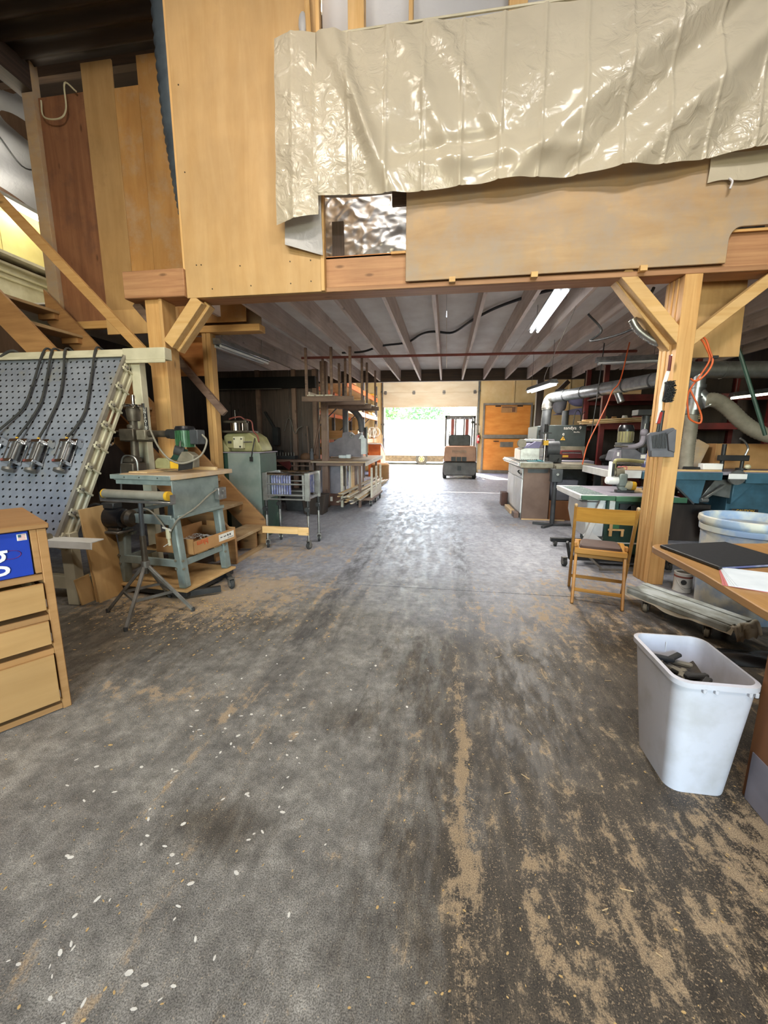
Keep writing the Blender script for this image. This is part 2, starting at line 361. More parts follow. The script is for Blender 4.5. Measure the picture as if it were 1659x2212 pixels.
def m_floor():
    m, nt, bs = _base('concrete'); tc = _nd(nt, 'ShaderNodeTexCoord'); sp = _nd(nt, 'ShaderNodeSeparateXYZ'); nt.links.new(tc.outputs['Object'], sp.inputs[0])
    X, Y = sp.outputs[0], sp.outputs[1]
    mp = _coords(nt, (1, 1, 1), False); ms = _coords(nt, (2.6, .8, 1), False, (0, 0, math.radians(-14))); mf = _coords(nt, (2.4, .9, 1), False, (0, 0, math.radians(16)))
    big = _noise(nt, mp, .8, 5, .6); mid = _noise(nt, mp, 5.0, 8, .76, .2); med = _noise(nt, mp, 16, 7, .72); fine = _noise(nt, mp, 260, 3, .65)
    stk = _noise(nt, ms, 4.0, 8, .76, .3); stk2 = _noise(nt, mf, 4.6, 9, .78, .5); spk = _noise(nt, mp, 130, 3, .6)
    def sm(v, lo, hi): return _math(nt, 'MULTIPLY_ADD', v, 1/(hi-lo), -lo/(hi-lo), clamp=True)
    def add(*v):
        r = v[0]
        for q in v[1:]: r = _math(nt, 'ADD', r, q)
        return r
    def mul(a_, b_): return _math(nt, 'MULTIPLY', a_, b_)
    def blob(cx, cy, rx, ry, a):
        dx = _math(nt, 'DIVIDE', _math(nt, 'SUBTRACT', X, cx), rx); dy = _math(nt, 'DIVIDE', _math(nt, 'SUBTRACT', Y, cy), ry)
        q = _math(nt, 'SQRT', add(mul(dx, dx), mul(dy, dy)))
        return mul(_math(nt, 'SUBTRACT', 1.0, q, clamp=True), a)
    left = _ramp(nt, mid.outputs[0], [(.3, C('625e59')), (.5, C('7e7a73')), (.68, C('9c978e'))])
    dark = _ramp(nt, stk2.outputs[0], [(.34, C('2f2922')), (.52, C('4b4236')), (.66, C('736653'))])
    clean_sheen = _ramp(nt, mid.outputs[0], [(.3, C('7e7f86')), (.68, C('9d9ea5'))])  # cleaner concrete past the joint, with the sky's reflection tinted into its greys
    w1 = mul(_math(nt, 'SUBTRACT', big.outputs[0], .5), 1.6); w2 = mul(_math(nt, 'SUBTRACT', stk.outputs[0], .5), 1.6)
    fr = sm(add(X, w1, w2), -.45, .1)
    c = _mix(nt, fr, left.outputs[0], dark.outputs[0])
    fd = sm(add(blob(-2.3, 2.4, 1.3, 1.0, .9), blob(-.75, 1.12, .3, .2, .7), blob(-.45, 1.75, .22, .16, .6), blob(-1.0, 2.7, .8, .5, .35), w2), .1, .6)
    c = _mix(nt, mul(fd, .75), c, dark.outputs[0])
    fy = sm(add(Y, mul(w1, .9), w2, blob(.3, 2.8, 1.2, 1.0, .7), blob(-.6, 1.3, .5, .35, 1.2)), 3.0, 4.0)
    c = _mix(nt, fy, c, clean_sheen.outputs[0])
    c = _mix(nt, .75, c, _ramp(nt, med.outputs[0], [(.3, (.45, .45, .45, 1)), (.68, (1.4, 1.4, 1.4, 1))]).outputs[0], 'MULTIPLY')
    c = _mix(nt, .9, c, _ramp(nt, fine.outputs[0], [(.36, (.3, .3, .3, 1)), (.62, (1.5, 1.5, 1.5, 1))]).outputs[0], 'MULTIPLY')
    # tyre tracks of the lift truck
    wob = mul(_math(nt, 'SUBTRACT', big.outputs[0], .5), .1); tan = None
    for tx, ww, a in ((-.92, .13, .8), (-.70, .05, .5), (.2, .11, .6), (-.42, .05, .3)):
        dd = _math(nt, 'ABSOLUTE', _math(nt, 'SUBTRACT', add(X, wob), tx))
        tr = mul(sm(dd, ww, ww*.5), mul(mul(sm(stk.outputs[0], .4, .6), mul(sm(Y, 1.2, 2.6), sm(Y, 8.0, 4.5))), a))
        c = _mix(nt, tr, c, C('413e3e'))
        ed = _math(nt, 'ABSOLUTE', _math(nt, 'SUBTRACT', dd, ww*.95)); el = mul(sm(ed, .04, .0), .06*a/.7)
        tan = el if tan is None else _math(nt, 'MAXIMUM', tan, el)
    # sawdust: noise thresholded by a density map
    den = add(tan, blob(-2.1, 3.05, 1.4, .85, .20), blob(-1.5, 3.5, .8, .5, .09), blob(-2.0, 4.5, 1.3, .8, .16), blob(1.25, 1.1, .5, .8, .15), blob(-1.45, 1.75, .9, .35, .09), blob(1.5, 4.0, 1.0, .8, .12),
              blob(.9, 3.2, 1.2, .9, .10), blob(.115, 1.7, .05, .7, .13), blob(.1, 1.1, .12, .5, .08), blob(.5, 1.05, .5, .6, .06), blob(-.13, 1.4, .15, .6, .06), blob(1.2, 6.6, .7, .5, .1), mul(sm(X, -.3, .6), mul(sm(Y, 3.4, 2.2), .038)))
    n1 = add(mul(stk2.outputs[0], .6), mul(med.outputs[0], .4))
    tot = sm(add(n1, den), .59, .635); tot2 = mul(sm(add(spk.outputs[0], mul(den, 1.0)), .655, .70), .7)
    tot = _math(nt, 'MAXIMUM', tot, tot2)
    tc_ = _ramp(nt, fine.outputs[0], [(.35, C('85705a')), (.62, C('c4a983'))])
    c = _mix(nt, mul(tot, .7), c, tc_.outputs[0])
    nt.links.new(c, bs.inputs['Base Color'])
    rg = _ramp(nt, stk.outputs[0], [(.42, (.42, .42, .42, 1)), (.58, (.68, .68, .68, 1))])
    nt.links.new(_math(nt, 'MAXIMUM', rg.outputs[0], mul(tot, .9)), bs.inputs['Roughness'])
    bs.inputs['Specular IOR Level'].default_value = .5
    _bump(nt, bs, add(fine.outputs[0], med.outputs[0]), .14, .004)
m_floor()

# ---------------------------------------------------------------- the setting
fl = _link('floor', None); fl['kind'] = 'structure'; fl['label'] = 'stained concrete floor strewn with sawdust'
JY = 3.555
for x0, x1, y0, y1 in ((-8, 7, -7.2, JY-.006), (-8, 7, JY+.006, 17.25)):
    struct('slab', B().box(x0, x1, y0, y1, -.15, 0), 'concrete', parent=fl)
struct('joint_filler', B().box(-8, 7, JY-.006, JY+.006, -.1, -.006), 'sawdust', parent=fl)
struct('ground', B().box(-40, 40, 17.25, 90, -.2, -.03), 'asphalt', label='pale sunlit asphalt yard outside the far door')

# far wall with the loading door opening
wb = struct('wall_back', B().box(-8, -2.55, 17.0, 17.2, 0, 6).box(1.14, 7, 17.0, 17.2, 0, 6).box(-2.55, 1.14, 17.0, 17.2, 3.95, 6), 'wall_cream')
for x in (2.55, 4.6, -3.8): part(wb, 'batten', B().box(x-.03, x+.03, 16.97, 17.0, 0, 6), 'wall_cream')
part(wb, 'skirting_board', B().box(1.3, 7, 16.95, 17.0, 0, .12), 'white_paint')
for x in (-2.66, 1.14): part(wb, 'door_jamb', B().box(x, x+.11, 16.96, 17.0, 0, 3.95), 'white_bright')
d1 = _link('door_1', None); d1['kind'] = 'structure'; d1['label'] = 'cream sectional overhead door raised above the loading opening'
for z0, z1 in ((2.6, 3.175), (3.175, 3.75), (3.75, 4.2)):
    part(d1, 'door_section', B().box(-2.6, 1.18, 16.86, 16.93, z0, z1), 'door_cream', .006)
for z in (3.175, 3.755):
    for x in (-2.5, -1.35, -.15, 1.05): part(d1, 'hinge', B().box(x-.05, x+.05, 16.84, 16.862, z-.07, z+.07).cyl((x-.06, 16.835, z), (x+.06, 16.835, z), .018, n=8), 'steel_dull')
for x in (-2.63, 1.2):
    part(d1, 'track', B().box(x-.03, x+.03, 16.9, 16.96, 0, 3.9), 'galv_dull')
    part(d1, 'track_bracket', B().box(x-.07, x+.07, 16.95, 16.99, 3.2, 3.26).box(x-.07, x+.07, 16.95, 16.99, 1.9, 1.96), 'steel_dull')
part(d1, 'pull_cord', B().tube([(-2.58, 16.83, 2.6), (-2.58, 16.83, 1.5), (-2.55, 16.83, .8)], .012, 6), 'rubber')
part(d1, 'cord_knot', B().sph((-2.57, 16.83, 1.3), .05, .05, .09, 10, 6), 'shade_grey')

# long side walls, hall roof, wall behind the camera with its open door
struct('wall_left', B().box(-6.3, -6.15, -7.2, 17, 0, 6.2), 'wall_brown')
struct('wall_right', B().box(5.6, 5.75, -7.2, 17, 0, 6.2), 'wall_dark')
struct('wall_front', B().box(-8, -2.0, -7.2, -7, 0, 6.2).box(3.0, 7, -7.2, -7, 0, 6.2).box(-2.0, 3.0, -7.2, -7, 3.8, 6.2), 'wall_cream')
rf = struct('ceiling', B().box(-6.3, 5.75, -7.2, 17.2, 6.2, 6.35), 'roof_dark')
for i in range(9): part(rf, 'purlin', B().box(-6.3, 5.75, -6.5+i*1.5, -6.4+i*1.5, 6.0, 6.2), 'dark_x')

# loft: joists, deck, header, front beam
lo = _link('loft_floor', None); lo['kind'] = 'structure'; lo['label'] = 'timber loft floor of exposed joists over the aisle'
for k, x in enumerate((-6.15, -4.93, -3.71, -2.49, -1.27, -.05, 1.17, 2.39, 3.61, 4.83)):
    part(lo, 'deck_sheet', B().box(x+.002, min(x+1.218, 5.6), (4.9 if x < -3 else 4.2), 10.7, 3.04, 3.06), 'deck_ply')
jm = B().box(-.02, .02, 0, 6.32, 2.78, 3.04).mesh('joist', 'old_joist')
for i in range(-7, 11):
    x = -.172+.513*i
    o = _link('joist', jm, lo); o.location = (x, 4.24, 0)
    if x < -2.9: o.location.y = 4.98; o.scale.y = .882
part(lo, 'header_beam', B().box(-6.15, 5.6, 10.56, 10.66, 2.76, 3.06), 'dark_x')
hz = B()
for i in range(-7, 11):
    x = -.172+.513*i+.256
part(lo, 'front_beam', B().box(-2.575, 3.4, 4.03, 4.22, 2.707, 3.02), 'beam_red_x', .006)
part(lo, 'beam_edge_board', B().box(-1.165, 3.4, 4.005, 4.03, 2.707, 2.75), 'beam_red_x', .004)
part(lo, 'beam_stub', B().box(-3.245, -2.578, 3.95, 4.24, 2.72, 2.975), 'beam_red_x', .008)
for x, z in ((-.02, 2.735), (.68, 2.74), (1.55, 2.745)): part(lo, 'packer', B().box(x, x+.055, 3.95, 4.03, z-.012, z+.03), 'fir_pale_x')

def post(name, label, boards, z0, z1, mat='fir_z'):
    o = _link(name, None); tag(o, label, 'post', None, 'structure')
    for x0, x1, y0, y1 in boards: part(o, 'board', B().box(x0, x1, y0, y1, z0, z1), mat, .004)
    return o
p = post('timber_post', 'built-up fir post hung with brush and dustpan, right of the aisle', ((1.925, 2.06, 4.0, 4.085), (1.915, 2.065, 4.087, 4.14), (1.905, 2.065, 4.142, 4.2), (1.9, 2.06, 4.202, 4.25)), 0, 2.706)
part(p, 'knee_brace', B().bar((1.45, 4.07, 2.76), (1.99, 4.07, 2.165), .1, .125, (0, -1, 0)).bar((1.42, 4.16, 2.76), (1.96, 4.16, 2.12), .07, .12, (0, -1, 0)), 'fir_pale_x', .004)
part(p, 'knee_brace', B().bar((2.02, 4.06, 2.17), (2.72, 4.06, 2.77), .09, .095, (0, -1, 0)), 'fir_pale_x', .004)
p = post('timber_post', 'built-up fir post beside the perforated clamp rack', ((-3.06, -2.9, 4.0, 4.1), (-2.895, -2.86, 3.98, 4.2), (-3.06, -2.9, 4.102, 4.2)), 0, 2.72)
part(p, 'knee_brace', B().bar((-2.83, 4.03, 2.29), (-2.47, 4.03, 2.7), .12, .1, (0, -1, 0)).bar((-2.80, 4.12, 2.25), (-2.42, 4.12, 2.68), .07, .1, (0, -1, 0)), 'fir_pale_x', .004)
part(p, 'knee_brace', B().bar((-3.25, 4.12, 2.73), (-2.95, 4.12, 2.38), .08, .05, (0, -1, 0)), 'old_x', .004)
p = post('timber_post', 'slender fir post behind the stairs next to the green cabinet', ((-3.02, -2.965, 4.9, 5.02), (-2.962, -2.905, 4.9, 5.02)), 0, 2.62)
part(p, 'cap_plate', B().box(-3.35, -2.25, 4.88, 5.04, 2.62, 2.7), 'fir_x', .004)
part(p, 'gusset_board', B().box(-3.75, -3.03, 5.0, 5.02, 2.13, 2.6), 'ply_knotty')
part(p, 'gusset_board', B().box(-3.75, -2.3, 5.04, 5.06, 2.7, 3.03), 'ply_dusty')
post('timber_post', 'thin stud behind the stairs, left of the green cabinet', ((-3.68, -3.6, 5.1, 5.15),), 0, 2.78)
p = post('timber_post', 'dark post at the far end of the loft right of the aisle', ((2.13, 2.29, 10.6, 10.76),), 0, 2.76, 'dark_z')
part(p, 'knee_brace', B().bar((2.25, 10.68, 2.1), (2.85, 10.68, 2.72), .1, .12, (0, -1, 0)), 'dark_x')
p = post('timber_post', 'old grey post standing at the back of the white workbench', ((-2.4, -2.28, 7.72, 7.84),), 0, 2.78, 'old_z')
# ---------------------------------------------------------------- front wall of the loft
up = _link('wall_loft', None); up['kind'] = 'structure'; up['label'] = 'boarded loft front above the beam'
pl = part(up, 'plywood_panel', B().box(-2.575, -1.2, 3.978, 4.0, 2.707, 6.2), 'ply_warm', .003)
part(up, 'plywood_panel', B().box(-2.575, -1.165, 4.001, 4.03, 2.707, 6.2), 'ply_mid')
part(up, 'edge_board', B().box(-1.2, -1.165, 3.965, 4.0, 2.71, 6.2), 'fir_pale_z', .003)
part(up, 'edge_board', B().box(-2.6, -2.576, 3.985, 4.01, 2.97, 6.2), 'fir_pale_z', .002)
scr = B()
for x, z in ((-2.45, 3.0), (-2.4, 3.0), (-2.0, 2.97), (-1.5, 2.98), (-1.3, 2.98), (-2.3, 2.78), (-1.9, 2.79), (-1.5, 2.79), (-1.3, 2.8), (-1.3, 3.3), (-1.28, 3.6), (-2.5, 3.8), (-2.5, 4.5)):
    scr.cyl((x, 3.974, z), (x, 3.979, z), .006, n=8)
part(pl, 'screw_heads', scr, 'iron')['kind'] = 'stuff'
arc = [(2.2+.085*(1-math.cos(a)), 2.93+.1*math.sin(a)) for a in [i*PI/12 for i in range(7)]]
pr_ = part(up, 'plywood_panel', B().prism([(-.412, 2.755), (2.2, 2.765)]+arc+[(2.8, 3.035), (3.4, 3.05), (3.4, 3.75), (-.412, 3.75)], 'xz', 3.978, 3.998), 'ply_dusty', .003)
part(up, 'sheathing_board', B().box(-.55, 3.4, 4.0, 4.02, 3.0, 3.02), 'fir_x')
part(up, 'dark_board', B().box(-.55, -.41, 4.06, 4.09, 3.42, 3.75), 'dark_x')
part(up, 'dark_board', B().box(-1.164, -1.05, 4.25, 4.28, 3.02, 3.42), 'dark_z')
for x, w in ((-.865, .14), (-.4, .035), (.465, .145), (1.5, .14), (2.6, .14)): part(up, 'stud', B().box(x-w/2, x+w/2, 4.03, 4.12, 3.56 if x < -.5 else 3.0, 6.2), 'fir_pale_z', .003)
part(up, 'top_plate', B().box(-1.165, -.412, 4.03, 4.22, 3.0, 3.022), 'ply_knotty')
sheet = B().grid(lambda u, v: Vector((-1.2+4.6*u, 4.15+.03*math.sin(9*u+4*v)+.02*math.sin(23*u), 3.58+2.62*v)), 60, 30)
part(up, 'vapour_barrier', sheet, 'vapor_barrier', angle=180)
part(up, 'stick', B().bar((-1.235, 3.9, 4.55), (-1.262, 3.93, 5.0), .035, .02), 'fir_pale_z')
part(up, 'plastic_tuft', B().sph((-1.30, 3.94, 4.78), .04, .03, .09, 10, 8), 'vapor_barrier')

from mathutils import noise as _mn
NZ = _mn.noise
def ridge(x, z, x0, z0, x1, z1, w, a):
    dx, dz = x1-x0, z1-z0; L = math.hypot(dx, dz); t = ((x-x0)*dx+(z-z0)*dz)/L/L
    d = ((x-x0)*dz-(z-z0)*dx)/L
    e = 1 if 0 <= t <= 1 else math.exp(-((t if t < 0 else t-1)*3)**2)
    return a*math.exp(-(d/w)**2)*e
RID = [(-1.1, 4.62, -.6, 3.6, .07, .05), (-1.0, 4.62, -.75, 3.9, .05, .04), (-.5, 4.62, -.05, 3.7, .08, .04), (-.2, 4.6, .35, 3.75, .06, .03), (.9, 4.0, 1.9, 4.7, .10, .05),
       (.7, 3.65, 2.0, 4.65, .09, .06), (1.0, 3.55, 2.2, 4.6, .08, -.05), (1.4, 3.5, 2.35, 4.4, .09, .06), (1.9, 3.5, 2.6, 4.5, .1, -.04), (.1, 3.6, .9, 3.62, .06, .03), (-.3, 3.7, .3, 3.75, .05, -.03)]
def sag(x): # lower hem
    pts = [(-1.2, 3.44), (-.47, 3.405), (.45, 3.43), (1.6, 3.45), (2.34, 3.52), (3.4, 3.6)]
    for (a, b), (c, d) in zip(pts, pts[1:]):
        if x <= c: return b+(d-b)*(x-a)/(c-a)
    return 3.6
def psheet(u, v):
    x = -1.2+4.6*u; zt = 4.65-.02*math.sin(7*u); z = sag(x)+(zt-sag(x))*v
    y = 3.9-.05*math.sin(PI*v)-.05*(1-v)
    for r in RID: y -= ridge(x, z, *r)
    c = (x+1.2) % .31; y -= .013*math.exp(-((min(c, .31-c))/.014)**2)
    y += .016*NZ(Vector((x*3, z*4, 1)))+.006*abs(NZ(Vector((x*6, z*9, 5))))
    return Vector((x, y, z))
ps = thing('plastic_sheeting', 'large crinkled translucent plastic sheet hung across the loft front', 'plastic sheet', (.9, 3.9, 3.4))
part(ps, 'sheet', B().grid(psheet, 460, 80), 'plastic_sheet', angle=180)
def flap(u, v):
    x = -1.53+.36*u; zb = 3.225+.06*u; z = zb+(4.645-zb)*v
    return Vector((x-.03*(1-v)*(1-u), 3.86-.03*math.sin(PI*u)-.03*(1-v)-.012*math.exp(-((u-.45)/.05)**2)+.006*math.sin(14*z+5*u), z))
part(ps, 'folded_end', B().grid(flap, 24, 60), 'plastic_sheet', angle=180)
def under(u, v):
    x = -1.52+.35*u; z = 3.0+.1*(1-u)+(3.5-3.0)*v
    return Vector((x, 3.93+.012*math.sin(11*x+9*z), z))
part(ps, 'folded_end', B().grid(under, 14, 20), 'vapor_barrier', angle=180)
part(ps, 'hem_strip', B().tube([(-1.5, 3.9, 4.645), (.3, 3.9, 4.65), (1.5, 3.9, 4.645), (3.4, 3.9, 4.65)], .012, 6), 'cream')
def rag(u, v):
    x = 1.975+1.42*u; z = 3.345+.03*u+.2*v+.01*math.sin(25*u)*(1-v)
    return Vector((x, 3.955-.012*math.sin(8*u+3*v), z))
solo('plastic_scrap', B().grid(rag, 40, 8), 'plastic_sheet', 'short plastic remnant hanging below the big sheet at far right', 'plastic sheet', angle=180)
solo('torn_strand', B().tube([(2.12, 3.94, 3.36), (2.14, 3.93, 3.33), (2.13, 3.93, 3.28)], .008, 6), 'white_plastic', 'torn white strand dangling below the small plastic remnant', 'strand')
def foil(u, v):
    x = -1.7+1.9*u; z = 2.99+1.3*v
    y = 4.75+.05*abs(NZ(Vector((u*4+v*2, v*4, 3))))+.03*abs(NZ(Vector((u*9, v*8-u*3, 7))))+.012*abs(NZ(Vector((u*19, v*17, 2))))
    return Vector((x, y+.25*v, z))
solo('foil_insulation', B().grid(foil, 110, 80), 'foil', 'crumpled silver foil insulation seen through the gap in the loft front', 'insulation', angle=30)

# ---------------------------------------------------------------- upper left: boarded stair head, duct, lit room
ul = _link('wall_stairhead', None); ul['kind'] = 'structure'; ul['label'] = 'patchwork plywood wall above the stairs'
part(ul, 'plywood_panel', B().box(-4.84, -4.235, 4.85, 4.872, 2.78, 5.25), 'ply_red', .003, 'red-brown weathered plywood panel')
part(ul, 'plywood_panel', B().box(-4.232, -3.842, 4.84, 4.862, 2.71, 5.52), 'ply_mid', .003)
part(ul, 'plywood_panel', B().box(-3.84, -3.537, 4.845, 4.867, 2.71, 5.24), 'ply_patch', .003)
part(ul, 'plywood_panel', B().box(-3.535, -2.4, 4.845, 4.867, 2.72, 5.52), 'ply_patch', .003)
part(ul, 'plywood_panel', B().box(-4.235, -3.25, 4.815, 4.84, 2.62, 2.9), 'ply_mid')
part(ul, 'bottom_plate', B().box(-4.75, -3.9, 4.82, 4.88, 2.70, 2.79), 'fir_x', .003)
part(ul, 'corner_stud', B().box(-5.0, -4.845, 4.8, 4.9, 2.95, 5.6), 'white_lumber' if False else 'ply_dusty', .003)
cl = struct('ceiling_left', B().grid(lambda u, v: Vector((-6.15+3.58*u, 1.2+3.66*v, 5.56+.03*math.sin(v*3.66*30))), 2, 200), 'roof_dark', angle=60)
part(cl, 'dark_beam', B().box(-5.05, -4.85, 1.2, 4.9, 5.28, 5.55), 'dark_y')
part(cl, 'dark_beam', B().box(-6.15, -2.58, 3.0, 3.12, 5.4, 5.55), 'dark_x')
solo('flexible_duct', B().tube([(-2.74, 4.25, 6.1), (-2.735, 4.25, 5.2), (-2.715, 4.24, 4.5), (-2.665, 4.24, 3.95), (-2.60, 4.24, 3.5), (-2.52, 4.25, 3.15)], .13, 18, 14, ribs=.06), 'duct_flex', 'dark ribbed flexible duct dropping behind the loft plywood', 'duct', angle=180)
solo('loose_cable', B().tube([(-4.75, 4.8, 5.18), (-4.72, 4.78, 5.0), (-4.5, 4.76, 4.95), (-4.42, 4.78, 5.05), (-4.4, 4.78, 5.3), (-4.28, 4.8, 5.22)], .009, 6), 'beige_light', 'pale loose cable looping over the red-brown plywood panel', 'cable')
# lit room behind
yr = _link('wall_upper_room', None); yr['kind'] = 'structure'; yr['label'] = 'yellow-lit wall of the upper side room'
for y0 in (4.3, 5.25, 6.2): part(yr, 'yellow_board', B().box(-6.12, -6.08, y0, y0+.945, 3.82, 4.5), 'yellow_wall', .003)
part(yr, 'cream_lining', B().box(-6.12, -6.06, 4.3, 7.2, 2.95, 3.7), 'beige_light')
part(yr, 'shelf', B().box(-6.12, -5.9, 4.3, 7.2, 3.76, 3.8), 'cream'); part(yr, 'shelf', B().box(-6.12, -5.98, 4.3, 7.2, 3.66, 3.69), 'cream')
for z in (3.5, 3.58): part(yr, 'conduit', B().cyl((-6.03, 4.3, z), (-6.03, 7.2, z), .018, n=8), 'beige_light')
part(yr, 'insulation_sheet', B().grid(lambda u, v: Vector((-6.1+.5*v*0+.06*math.sin(9*u+7*v)+.04*math.sin(21*v-6*u), 3.4+4*u, 4.5+1.7*v)), 60, 30), 'vapor_barrier', angle=180)
part(yr, 'end_wall', B().box(-6.15, -4.9, 7.2, 7.3, 2.9, 6.2), 'yellow_wall')
t = thing('tube_light', 'lit fluorescent tube fixture glowing in the upper left side room', 'light fixture', (-5.95, 5.3, 4.38))
part(t, 'housing', B().box(-6.05, -5.9, 4.5, 6.3, 4.50, 4.55), 'white_paint', .004)
for x in (-6.0, -5.94): part(t, 'tube', B().cyl((x, 4.52, 4.475), (x, 6.28, 4.475), .018, n=10), 'tube_on')
light('side_room_glow', 'AREA', (-5.85, 5.4, 4.44), (.25, 0, -1), 18, (1, .95, .8), .2, 1.7)
light('side_room_upglow', 'AREA', (-5.8, 5.3, 4.58), (-.3, 0, 1), 14, (1, .95, .8), .2, 1.7)
solo('wire_swag', B().tube([(-6.0, 4.6, 5.42), (-5.98, 5.0, 5.2), (-5.98, 5.25, 5.32), (-5.98, 5.6, 5.08), (-5.98, 5.9, 5.2)], .01, 6), 'black', 'thin black wire swagged across the plastic insulation upper left', 'cable')

# ---------------------------------------------------------------- staircase
st = thing('staircase', 'open timber staircase climbing left behind the radial arm saw', 'stairs', (-2.3, 4.3, 0))
for y in (3.952, 4.72):
    part(st, 'stringer', B().prism([(-2.215, 0), (-2.215, .30), (-2.26, .38), (-4.98, 3.155), (-4.98, 2.76), (-2.42, .14), (-2.36, 0)], 'xz', y, y+.038), 'stair_wood', .003)
for i in range(10):
    xf = -2.22-.285*i; z = .275+.29*i
    part(st, 'tread', B().box(xf-.27, xf, 3.992, 4.72, z-.035, z), 'tread_worn', .004)
    part(st, 'cleat', B().box(xf-.25, xf-.02, 4.66, 4.72, z-.1, z-.036), 'stair_wood')
part(st, 'kick_panel', B().box(-2.5, -2.48, 3.992, 4.72, 0, .235), 'stair_wood'); part(st, 'base_rail', B().box(-2.27, -2.22, 3.992, 4.72, 0, .04), 'tread_worn')
part(st, 'web_divider', B().box(-2.48, -2.25, 4.5, 4.53, .02, .235), 'stair_wood')
part(st, 'handrail', B().bar((-4.95, 4.26, 3.97), (-3.07, 4.26, 2.02), .05, .1), 'fir_x', .004)
part(st, 'handrail', B().bar((-3.42, 4.84, 2.42), (-2.74, 4.84, 1.65), .05, .085), 'old_x', .004)
solo('rail_offcut', B().box(-2.21, -1.63, 4.595, 4.63, .2, .285).box(-1.74, -1.61, 4.57, 4.595, .195, .29), 'fir_pale_x', 'short pale timber rail bridging the stair foot and the steel cart', 'timber', bevel=.003)
solo('angled_newel', B().box(-5.12, -5.02, 3.84, 3.96, 0, 3.4), 'fir_z', 'timber newel post at the head of the stairs, left edge', 'post', bevel=.003)

# ---------------------------------------------------------------- hall lamps (above and behind the viewpoint)
def hall_lamp(x, y, z, watts, col, label, direc=(0, .55, -.85)):
    t = thing('tube_light', label, 'light fixture', (x, y, z))
    part(t, 'housing', B().prism([(y-.16, z), (y+.16, z), (y+.08, z+.09), (y-.08, z+.09)], 'yz', x-.65, x+.65), 'white_paint', .003)
    for dy in (-.07, .07): part(t, 'tube', B().cyl((x-.62, y+dy, z-.025), (x+.62, y+dy, z-.025), .018, n=10), 'tube_on')
    part(t, 'hanger', B().cyl((x, y, z+.09), (x, y, 6.19), .006, n=6), 'steel_dull')
    light('tube_light_glow', 'AREA', (x, y, z-.07), direc, watts, col, 1.25, .28)
WARM = (1.0, .90, .76); NEUT = (1.0, .96, .90)
hall_lamp(-2.0, 1.3, 5.4, 70, WARM, 'warm fluorescent fixture over the left of the hall')
hall_lamp(1.6, .6, 5.4, 92, NEUT, 'fluorescent fixture over the right of the hall')
hall_lamp(-.2, -1.8, 5.4, 112, NEUT, 'fluorescent fixture behind the viewpoint')
hall_lamp(-.75, 4.55, 5.5, 22, NEUT, 'added unseen fluorescent fixture in the loft brightening the foil', (0, -.5, -.85))  # lamp added out of sight to brighten the foil
# ---------------------------------------------------------------- drawer cabinet, left foreground (local: x along the front, y into the cabinet)
t = thing('drawer_cabinet', 'oak drawer cabinet with half-open drawers at the left edge', 'cabinet', (-1.859, 1.602, 0), math.radians(57.7), local=True)
W = 1.15
part(t, 'side_panel', B().box(-.028, .008, 0, .62, 0, .93), 'oak_cab', .003)
part(t, 'side_panel', B().box(-W, -W+.03, 0, .62, 0, .93), 'oak_cab', .003)
part(t, 'top', B().box(-W-.01, .018, -.012, .64, .93, .955), 'oak_cab', .004)
part(t, 'back_panel', B().box(-W+.03, -.028, .6, .615, .03, .93), 'oak_cab')
part(t, 'stile', B().box(-.052, -.028, 0, .04, .72, .93), 'oak_cab', .002)
for z in (.015, .315, .49, .695): part(t, 'rail', B().box(-W+.03, -.028, .002, .6, z-.012, z+.018), 'oak_cab', .002)
for z0, z1, out in ((.055, .305, .035), (.36, .478, .02), (.535, .668, .012)):
    d = part(t, 'drawer', B().box(-W+.06, -.034, -.012-out*0, .006, z0, z1).box(-W+.07, -W+.085, .006, .5, z0+.01, z1-.025).box(-.062, -.047, .006, .5, z0+.01, z1-.025).box(-W+.085, -.062, .49, .5, z0+.01, z1-.025).box(-W+.085, -.062, .006, .49, z0+.01, z0+.02), 'oak_face', .002)
    part(d, 'slide', B().box(-.046, -.03, .0, .45, z0+.012, z0+.05), 'white_bright', label='white drawer slide')
t2 = thing('blue_carton', 'glossy blue carton with white lettering on the top shelf of the drawer cabinet', 'box', (-1.859, 1.602, 0), math.radians(57.7), local=True)
part(t2, 'carton', B().box(-.5, -.056, .012, .4, .714, .925), 'blue_box', .003)
part(t2, 'flag_sticker', B().box(-.098, -.064, .008, .0115, .885, .915), 'label_white')
fs = B()
for i in range(4): fs.box(-.094, -.068, .007, .008, .888+.007*i, .891+.007*i)
part(t2, 'flag_stripes', fs, 'flag_red'); part(t2, 'flag_canton', B().box(-.094, -.083, .0065, .0078, .9, .912), 'blue_machine')
text(t2, 'lettering', 'g', .17, 'white_bright', (-.172, .008, .825), (PI/2, 0, 0), .002)
part(t2, 'red_swoosh', B().torus((0, 0, 0), .055, .0015, 'y', 24, 4).xf(Matrix.Translation((-.125, .01, .825)) @ Matrix.Diagonal((.6, 1, .35, 1))), 'red')

